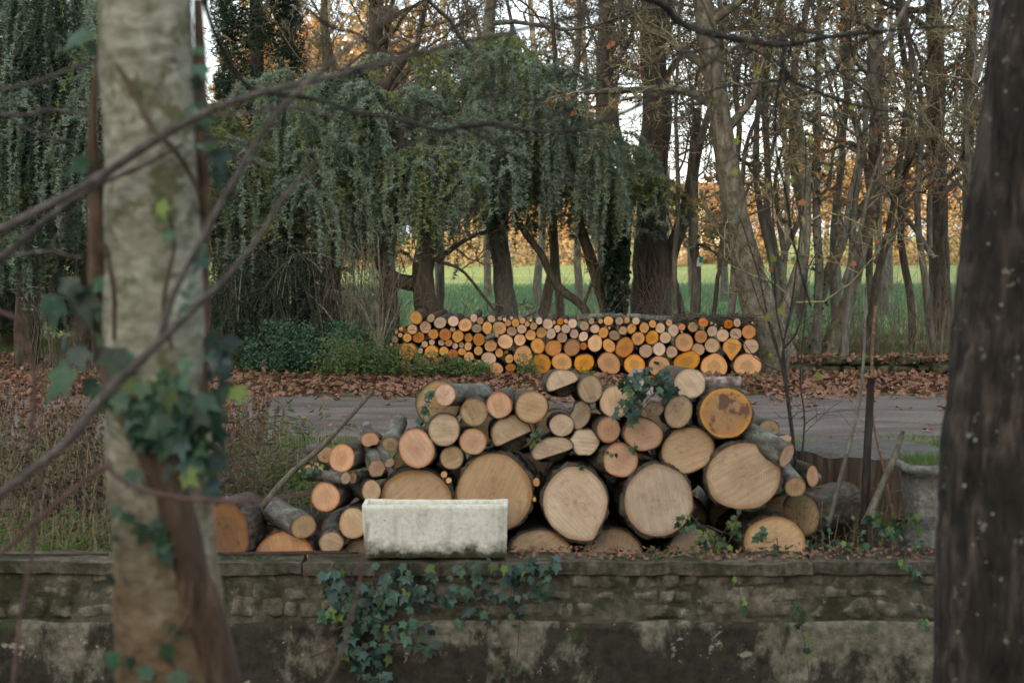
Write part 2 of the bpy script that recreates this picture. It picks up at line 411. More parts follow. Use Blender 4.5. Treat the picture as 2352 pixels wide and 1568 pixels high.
M_lowstone = stone_mat('mossy_low_wall_stone', c(.04, .04, .02), c(.10, .10, .06), c(.18, .18, .11), .50, .7)
M_urn = stone_mat('lichened_urn_stone', c(.09, .09, .08), c(.18, .18, .16), c(.30, .30, .27), .66, .60, 18)
def plaster_mat():
    t = NT('stained_lime_render')
    v = t.mp((1, 1, 1), 'world'); vs = t.mp((1.6, 1, .9), 'world')
    n = t.noise(v, 16, 7, .7)
    col = t.ramp(n, [(.3, c(.07, .065, .045)), (.52, c(.165, .153, .112)), (.72, c(.28, .262, .20))])
    big = t.noise(vs, 1.5, 8, .70, .2)
    sep = t.n('ShaderNodeSeparateXYZ'); t.l(v, sep.inputs[0])
    # dark stain patches, more of them lower on the render
    zf = t.math('MULTIPLY', t.math('ADD', sep.outputs[2], .40), -.30)
    dirt = t.ramp(t.math('ADD', big, zf), [(.455, 0.0), (.525, .95)])
    col = t.mix(dirt, col, t.ramp(n, [(.3, c(.014, .012, .008)), (.65, c(.042, .038, .025))]))
    pale = t.noise(v, 3.3, 6, .65, .2)
    col = t.mix(t.ramp(pale, [(.62, 0.0), (.65, .85)]), col, c(.34, .325, .26))
    sp_ = t.noise(v, 26, 3, .5); col = t.mix(t.ramp(sp_, [(.70, 0.0), (.73, .8)]), col, c(.30, .31, .27))
    gr = t.noise(v, 5, 4); col = t.mix(t.ramp(gr, [(.56, 0.0), (.68, .7)]), col, c(.04, .055, .02))
    t.col(col); t.bump(t.math('ADD', n, big), .8, .015); t.b.inputs['Roughness'].default_value = .95
    return t.m
M_plaster = plaster_mat()
def trough_mat():
    t = NT('cast_concrete_trough')
    v = t.mp((1, 1, 1), 'world'); n = t.noise(v, 40, 6, .7)
    col = t.ramp(n, [(.3, c(.55, .54, .45)), (.55, c(.73, .72, .62)), (.75, c(.80, .79, .71))])
    st = t.noise(t.mp((14, 14, 1.6), 'world'), 1, 4); col = t.mix(t.ramp(st, [(.52, 0.0), (.68, .38)]), col, c(.24, .21, .14))
    sep = t.n('ShaderNodeSeparateXYZ'); t.l(v, sep.inputs[0])
    e = t.math('ADD', sep.outputs[2], t.math('MULTIPLY', t.math('SUBTRACT', t.noise(v, 13, 6, .7), .5), .19))
    mr = t.ramp(e, [(.085, 1.0), (.15, 0.0)])
    col = t.mix(mr, col, t.ramp(t.noise(v, 30, 4), [(.35, c(.045, .042, .03)), (.65, c(.17, .16, .12))]))
    col = t.mix(t.ramp(e, [(.06, 1.0), (.10, 0.0)]), col, c(.03, .035, .012))
    sp_ = t.noise(v, 55, 4, .6); col = t.mix(t.ramp(sp_, [(.66, 0.0), (.70, .6)]), col, c(.12, .11, .075))
    t.col(col); t.bump(n, .6, .008); t.b.inputs['Roughness'].default_value = .9; return t.m
M_trough = trough_mat()
M_stumpside = bark_mat('weathered_stump_wood', c(.018, .013, .009), c(.075, .055, .038), c(.19, .145, .10), 20, (1, 1, .09), c(.035, .035, .02), .62, 5, 1.0)
M_stumptop = bark_mat('grey_stump_top', c(.03, .027, .023), c(.085, .078, .07), c(.15, .14, .128), 20, (1, 3, 1), c(.06, .05, .04), .6, 5, .8)
M_post = bark_mat('dark_post', c(.012, .010, .009), c(.03, .024, .02), c(.06, .05, .042), 30, (1, 1, .15), None, .5, 5, .5)
M_weather = bark_mat('weathered_stick', c(.04, .035, .026), c(.115, .10, .072), c(.21, .19, .14), 30, (1, 1, .2), c(.10, .12, .05), .6, 14, .6)
M_rust = bark_mat('rusty_iron', c(.025, .014, .011), c(.06, .035, .028), c(.10, .062, .05), 60, (1, 1, 1), None, .5, 5, .5)
M_signw = NT('white_sheet'); M_signw.b.inputs['Base Color'].default_value = (.6, .65, .62, 1); M_signw = M_signw.m
M_signg = NT('green_print'); M_signg.b.inputs['Base Color'].default_value = (.03, .30, .20, 1); M_signg = M_signg.m
M_straw_wall = NT('pale_render'); M_straw_wall.b.inputs['Base Color'].default_value = (.72, .64, .50, 1); M_straw_wall = M_straw_wall.m
M_roof = NT('brown_roof'); M_roof.b.inputs['Base Color'].default_value = (.16, .09, .06, 1); M_roof = M_roof.m
M_glass = NT('dark_pane'); M_glass.b.inputs['Base Color'].default_value = (.03, .035, .04, 1); M_glass.b.inputs['Roughness'].default_value = .1; M_glass = M_glass.m

# ------------------------------------------------------------------ ground
WT = 0.045      # top of the front wall
def gz(x, y):
    """height of the ground"""
    x = np.asarray(x, float); y = np.asarray(y, float)
    z = np.where(y < 5.4, -.2, np.where(y < 7.75, -1.7, np.clip(-.13 + (y - 9) * .055, -.13, 0)))
    bank = np.clip((y - 4.9) / .9, 0, 1); z = np.where(y < 5.9, -.2 - 1.5 * bank, z)
    z = z + np.where(y > 30, np.clip((y - 150) * .012, 0, 4.5), 0)
    # unseen hill added behind the camera to keep the foreground in shade
    hb = np.clip((-y - 40) / 150, 0, 1); hb = hb * hb * (3 - 2 * hb)
    z = z + hb * 55.0
    return z
def ground_noise(x, y):
    p = np.stack([x, y, np.zeros_like(x)], -1)
    return .025 * vn(p, 1.3) + .012 * vn(p, 4.1, 2)
xs = np.unique(np.concatenate([np.arange(-9, 9.01, .3), np.arange(-30, 30.1, 2), np.linspace(-600, 600, 41)]))
ys = np.unique(np.concatenate([np.arange(4.5, 5.9, .15), [5.95, 7.70, 7.78], np.arange(8, 24, .3), np.arange(24, 60, 2), np.linspace(60, 1400, 40), np.linspace(-500, -70, 9), np.linspace(-68, 4.2, 24)]))
X, Yg = np.meshgrid(xs, ys)
Z = gz(X, Yg) + ground_noise(X, Yg) * np.where(Yg > 0, 1, 4)
Vg = np.stack([X, Yg, Z], -1).reshape(-1, 3)
nx, ny = len(xs), len(ys)
ii, jj = np.meshgrid(np.arange(ny - 1), np.arange(nx - 1), indexing='ij')
a = ii * nx + jj
qg = np.stack([a, a + 1, a + nx + 1, a + nx], -1).reshape(-1, 4)
g = link('ground', mesh_np('ground', Vg, qg, M_ground, True)); tag(g, kind='structure')
def gh(x, y): return float(gz(x, y)) + float(ground_noise(np.array([float(x)]), np.array([float(y)]))[0])
# gravel track: its edges wander, 4 mm and more above the ground sheet
px_ = np.arange(-14, 14.01, .2); py_ = np.linspace(0, 1, 22)
PX, PT = np.meshgrid(px_, py_)
pe0 = 12.35 + .22 * vn(np.stack([PX, PX * 0, PX * 0], -1), .8) + .07 * vn(np.stack([PX, PX * 0, PX * 0], -1), 4)
pe1 = 16.3 + .30 * vn(np.stack([PX, PX * 0 + 9, PX * 0], -1), .7)
PY = pe0 + (pe1 - pe0) * PT
PZ = gz(PX, PY) + ground_noise(PX, PY) * .5 + .028 * np.sin(np.clip(PT, 0, 1) * math.pi) ** .4 + .012
PZ = np.where((PT == 0) | (PT == 1), gz(PX, PY) + ground_noise(PX, PY) - .02, PZ)
n1, n2 = len(py_), len(px_)
ii, jj = np.meshgrid(np.arange(n1 - 1), np.arange(n2 - 1), indexing='ij'); a = ii * n2 + jj
tag(link('gravel_path', mesh_np('gravel_path', np.stack([PX, PY, PZ], -1).reshape(-1, 3), np.stack([a, a + 1, a + n2 + 1, a + n2], -1).reshape(-1, 4), M_path, True)), kind='structure')
# water of the ditch below the wall
tw = NT('ditch_water_surface'); tw.b.inputs['Base Color'].default_value = (.02, .022, .014, 1); tw.b.inputs['Roughness'].default_value = .15
tag(link('ditch_water', mesh_np('ditch_water', np.array([[-30, 5.7, -1.45], [30, 5.7, -1.45], [30, 7.6, -1.45], [-30, 7.6, -1.45]]), np.array([[0, 1, 2, 3]]), tw.m)), kind='structure')

# ------------------------------------------------------------------ front retaining wall
def stone_mesh(w_, h_, d_, seed, m, nx=7, nz=6, rough=.10):
    """irregular rounded stone, front towards -y, origin at the centre of its back"""
    u = np.linspace(-1, 1, nx); v = np.linspace(-1, 1, nz)
    U, Vv = np.meshgrid(u, v)
    Xs = U * (w_ / 2); Zs = Vv * (h_ / 2)
    e = np.clip(1 - np.maximum(np.abs(U), np.abs(Vv)) ** 4, 0, 1)
    p = np.stack([Xs, Zs, Xs * 0], -1)
    corner = 1 - .12 * (np.abs(U) * np.abs(Vv)) ** 2
    jx = vn(p, 9, seed) * rough * w_ * .5; jz = vn(p, 9, seed + 5) * rough * h_ * .7
    yy = -d_ * (.25 + .75 * e ** .5) - .018 * vn(p, 18, seed + 9)
    V = np.stack([(Xs + jx) * corner, yy, (Zs + jz) * corner], -1).reshape(-1, 3)
    ii, jj = np.meshgrid(np.arange(nz - 1), np.arange(nx - 1), indexing='ij'); a = ii * nx + jj
    q = np.stack([a, a + 1, a + nx + 1, a + nx], -1).reshape(-1, 4)
    # skirt back to the wall
    loop = list(range(nx)) + [k * nx + nx - 1 for k in range(1, nz)] + list(range(nx * nz - 2, nx * nz - nx - 1, -1)) + [k * nx for k in range(nz - 2, 0, -1)]
    b = V[loop].copy(); b[:, 1] = .02
    o = len(V); L = len(loop)
    sk = np.array([[loop[(k + 1) % L], loop[k], o + k, o + (k + 1) % L] for k in range(L)])
    return mesh_np('stone', np.vstack([V, b]), [q, sk], m, True)
def box_mesh(name, x0, x1, y0, y1, z0, z1, m, jitter=0, nx=2, nz=2, seed=0, ny=2):
    """closed box of a fine grid with worn, uneven faces"""
    vs, fs = [], []
    def grid(ax, n_a, n_b, f):
        u = np.linspace(0, 1, n_a); v = np.linspace(0, 1, n_b); U, V_ = np.meshgrid(u, v)
        o = sum(len(k) for k in vs); vs.append(f(U, V_).reshape(-1, 3))
        ii, jj = np.meshgrid(np.arange(n_b - 1), np.arange(n_a - 1), indexing='ij'); a = ii * n_a + jj + o
        fs.append(np.stack([a, a + 1, a + n_a + 1, a + n_a], -1).reshape(-1, 4))
    dx, dy, dz = x1 - x0, y1 - y0, z1 - z0
    st = lambda a, b, c_: np.stack(np.broadcast_arrays(a, b, c_), -1)
    grid(0, nx, nz, lambda U, V_: st(x0 + U * dx, y0 + 0 * U, z0 + V_ * dz))
    grid(0, nx, nz, lambda U, V_: st(x1 - U * dx, y1 + 0 * U, z0 + V_ * dz))
    grid(0, nx, ny, lambda U, V_: st(x0 + U * dx, y0 + V_ * dy, z1 + 0 * U))
    grid(0, nx, ny, lambda U, V_: st(x0 + U * dx, y1 - V_ * dy, z0 + 0 * U))
    grid(0, ny, nz, lambda U, V_: st(x1 + 0 * U, y0 + U * dy, z0 + V_ * dz))
    grid(0, ny, nz, lambda U, V_: st(x0 + 0 * U, y1 - U * dy, z0 + V_ * dz))
    V = np.concatenate(vs)
    if jitter:
        V = V + jitter * np.stack([vn(V, 6, seed), vn(V, 6, seed + 1), vn(V, 6, seed + 2)], -1) + jitter * .5 * np.stack([vn(V, 19, seed + 3), vn(V, 19, seed + 4), vn(V, 19, seed + 5)], -1)
    return mesh_np(name, V, fs, m, False)
WY = 7.58
wall = empty('retaining_wall', (0, WY, -1.7), 'old rubble and render retaining wall with flat coping below the front log pile', 'wall')
link('wall_core', box_mesh('wall_core', -6.5, 6.5, WY + .022, WY + .26, -1.75, WT - .060, M_mortar, .012, 200, 24, 3), wall, world=True)
# coping slabs end to end
cx0 = -6.5; k = 0
for wd in (1.35, 1.6, 1.42, 1.0, 1.25, 1.5, 1.15, 1.3, 1.5, .93):
    dzz = random.uniform(-.008, .008)
    link('coping_slab', box_mesh('coping_slab', cx0 + .006, cx0 + wd - .006, WY - .02 + random.uniform(-.006, .006), WY + .24, WT - .066 + dzz, WT + dzz, M_coping, .011, 60, 5, 10 + k, 6), wall, world=True)
    cx0 += wd; k += 1
# rubble band: jittered stones fitted into each other, mortar almost flush
zt, zb = WT - .068, WT - .325
def quad_stone(cs, d_, seed, nu=7, nv=6):
    """stone filling the four-cornered cell cs (x,z) corners bl, br, tr, tl"""
    cs = np.array(cs, float); cm = cs.mean(0)
    u, v = np.meshgrid(np.linspace(0, 1, nu), np.linspace(0, 1, nv)); u_, v_ = u[..., None], v[..., None]
    q = cs[0] * (1 - u_) * (1 - v_) + cs[1] * u_ * (1 - v_) + cs[2] * u_ * v_ + cs[3] * (1 - u_) * v_
    ed = np.maximum(np.abs(u * 2 - 1), np.abs(v * 2 - 1)); cor = (np.abs(u * 2 - 1) * np.abs(v * 2 - 1)) ** 2
    q = cm + (q - cm) * (1 - random.uniform(.0, .16) * cor)[..., None]
    p = np.stack([q[..., 0], q[..., 1], q[..., 0] * 0], -1)
    q = q + .010 * ed[..., None] * np.stack([vn(p, 17, 3), vn(p, 17, 4)], -1)
    y = -d_ * np.clip(1 - ed ** 9, .05, 1) + random.uniform(-.5, .5) * d_ * (u - .5) + random.uniform(-.6, .6) * d_ * (v - .5) - .011 * vn(p, 14, seed) - .006 * vn(p, 45, seed)
    V = np.stack([q[..., 0] - cm[0], y, q[..., 1] - cm[1]], -1).reshape(-1, 3)
    ii, jj = np.meshgrid(np.arange(nv - 1), np.arange(nu - 1), indexing='ij'); a = ii * nu + jj
    qd = np.stack([a, a + 1, a + nu + 1, a + nu], -1).reshape(-1, 4)
    loop = list(range(nu)) + [k_ * nu + nu - 1 for k_ in range(1, nv)] + list(range(nu * nv - 2, nu * nv - nu - 1, -1)) + [k_ * nu for k_ in range(nv - 2, 0, -1)]
    b_ = V[loop].copy(); b_[:, 1] = .04; o = len(V); L = len(loop)
    sk = np.array([[loop[(k_ + 1) % L], loop[k_], o + k_, o + (k_ + 1) % L] for k_ in range(L)])
    return mesh_np('stone', np.vstack([V, b_]), [qd, sk], M_stone, True), cm
k = 0; x = -4.4
cour = lambda x_, f: zb + (zt - zb) * np.clip(f + .16 * float(vn(np.array([x_ * 2.3, f * 7, 0.]), 1.0)) * (0 < f < 1), 0, 1)
levels = [0, .36, .68, 1.0]
cuts = []
for li in range(3):
    c_ = []; x = -4.4 + random.random() * .1
    while x < 4.5: c_.append(x); x += random.choice([.07, .10, .14, .17, .22, .27]) * random.uniform(.85, 1.15)
    cuts.append(c_)
skip = set()
for li in range(3):
    cl = cuts[li]
    for j_ in range(len(cl) - 1):
        xa, xb = cl[j_], cl[j_ + 1]; g_ = random.uniform(.001, .005)
        if (li, round(xa, 1)) in skip: continue
        f0, f1 = levels[li], levels[li + 1]
        if li < 2 and random.random() < .22 and xb - xa > .13:      # a stone taller than its course
            f1 = levels[li + 1] + .20
        sk_ = random.uniform(-.03, .03)
        cs = [(xa + g_ + sk_, cour(xa, f0) + g_), (xb - g_ + random.uniform(-.015, .015), cour(xb, f0) + g_), (xb - g_ - sk_, cour(xb, f1) - g_), (xa + g_ + random.uniform(-.015, .015), cour(xa, f1) - g_)]
        me, cm = quad_stone(cs, random.uniform(.010, .030) + (.008 if f1 > levels[li + 1] else 0), k)
        link('stone', me, wall, loc=(cm[0], WY + .034 - wall.location[1], cm[1] + 1.7)); k += 1
# lower render: one uneven coat, cracked, with a ragged upper edge
nx_, nz_ = 300, 46
U, Vv = np.meshgrid(np.linspace(-6.5, 6.5, nx_), np.linspace(0, 1, nz_))
top = zb - .004 + .012 * vn(np.stack([U, U * 0, U * 0], -1), 5) 
Zp = -1.7 + (top + 1.7) * (Vv ** .7)
pp = np.stack([U, Zp, Zp * 0], -1)
Yp = WY - .012 - .022 * vn(pp, 1.6) - .010 * vn(pp, 6, 2) - .004 * vn(pp, 21, 3)
crack = np.abs(vn(pp, 2.1, 7)) ; Yp = Yp + .014 * np.clip(1 - crack * 26, 0, 1)
Yp[-1] += .05
Vp = np.stack([U, Yp, Zp], -1).reshape(-1, 3)
ii, jj = np.meshgrid(np.arange(nz_ - 1), np.arange(nx_ - 1), indexing='ij'); a = ii * nx_ + jj
link('render_coat', mesh_np('render_coat', Vp, np.stack([a, a + 1, a + nx_ + 1, a + nx_], -1).reshape(-1, 4), M_plaster, True), wall, world=True)

# ------------------------------------------------------------------ logs
def outline(rx, ry, rot=0, shape=None, seed=0, n=48, rough=.035):
    th = np.arange(n) * 2 * math.pi / n
    ct, st_ = np.cos(th - rot), np.sin(th - rot)
    r = 1 / np.sqrt((ct / rx) ** 2 + (st_ / ry) ** 2)
    p = np.stack([np.cos(th), np.sin(th), th * 0 + seed * 3.7], -1)
    r = r * (1 + rough * 1.3 * vn(p, 1.3, seed) + rough * .55 * vn(p, 3.4, seed + 2))
    if shape and shape[0] == 'tear':      # ('tear', angle, amount, sharpness)
        _, a0, am, shp = shape
        d = (th - a0 + math.pi) % (2 * math.pi) - math.pi
        r = r * (1 + am * np.exp(-np.abs(d) ** 1.3 * shp))
    if shape and shape[0] == 'notch':
        _, a0, am, shp = shape
        d = (th - a0 + math.pi) % (2 * math.pi) - math.pi
        r = r * (1 - am * np.exp(-d ** 2 * shp))
    if shape and shape[0] == 'hex':
        r = r * (1 + .05 * np.cos(6 * th))
    return th, r
def make_log(name, px, py, rx, ry, Y, wood, bark, L=.6, yaw=0, pitch=0, rot=0, shape=None, n=48, rings=9, bark_t=.065, rough=.035, split=None, taper=.0, seed=None, label=None, cat='log', group=None, brough=.045):
    """a sawn log: the mesh is its bark, its two sawn faces are children.  yaw>0 turns the far end to the right"""
    if seed is None: seed = random.randint(0, 9999)
    s = px2m(Y); rx *= s; ry *= s
    ctr = P(px, py, Y)
    th, r = outline(rx, ry, rot, shape, seed, n, rough)
    R0 = (rx + ry) / 2
    out = np.stack([np.cos(th), np.sin(th) * 0, np.sin(th)], -1)
    rf = r.copy()
    if split:    # chord: the sawn face only reaches to a slanting line, below it the torn side of the log
        an, kk = split
        proj = np.cos(th - an) * rf
        lim = kk * R0
        rf = np.where(proj > lim, lim / np.maximum(np.cos(th - an), .05), rf)
    V = []
    face = rf[:, None] * out * (1 - bark_t)
    face_e = rf[:, None] * out * (1 - bark_t)
    V.append(face_e)
    ysr = np.concatenate([[0.0], np.linspace(.06, 1, rings - 1)]) * L
    if split: ysr[1] = min(.13, L * .3)
    for i, yy in enumerate(ysr):
        rr = (rf if i == 0 else r)
        tp = 1 - taper * (yy / L)
        base = out * (rr * tp)[:, None] + np.array([0, yy, 0])
        q = base * np.array([14, 5, 14]) / max(R0, .03) * .12
        nz = vn(q, 1.9, seed) + .7 * vn(base, 75, seed + 4)
        tp2 = out * (rr * tp * (1 + brough * nz * (0.9 if i == 0 else 1)))[:, None] + np.array([0, yy, 0])
        if i == 0: tp2[:, 1] += .004 * vn(base, 60, seed + 1)
        V.append(tp2)
    tpe = 1 - taper
    V.append(r[:, None] * out * (1 - bark_t) * tpe + np.array([0, L, 0]))
    K = len(V); V = np.concatenate(V)
    j = np.arange(n); j2 = (j + 1) % n
    q = np.concatenate([np.stack([i * n + j, i * n + j2, (i + 1) * n + j2, (i + 1) * n + j], -1) for i in range(K - 1)])
    lg = link(name, mesh_np(name, V, q, bark, True), loc=ctr, rot=(pitch, 0, -yaw))
    for end in (0, 1):
        fr = [1.0, .86, .66, .42, .18]
        rr = rf if end == 0 else r * tpe
        vs = [rr[:, None] * out * (1 - bark_t + .006) * f for f in fr] + [np.zeros((1, 3))]
        Vf = np.concatenate(vs); rad = np.concatenate([np.full(n, f) for f in fr] + [[0.0]])
        yo = -.003 if end == 0 else L + .003
        Vf[:, 1] = yo + .0022 * vn(Vf, 40, seed)
        fs = [np.concatenate([np.stack([i * n + j, i * n + j2, (i + 1) * n + j2, (i + 1) * n + j], -1) for i in range(4)]), np.stack([4 * n + j, 4 * n + j2, j * 0 + 5 * n], -1)]
        if end: fs = [f[:, ::-1] for f in fs]
        f_ = link('cut_face', mesh_np('cut_face', Vf, fs, W[wood], False, {'rad': rad}), lg)
    tag(lg, label, cat, group)
    return lg

WN = {'T': 'tan', 'P': 'pinkish', 'G': 'dull tan', 'W': 'pale', 'A': 'amber', 'E': 'rotten amber', 'R': 'orange-rimmed', 'O': 'deep orange', 'D': 'dark amber', 'o': 'orange', 'c': 'peach', 'Q': 'red-ringed', 'p': 'pale pink', 'g': 'dull tan'}
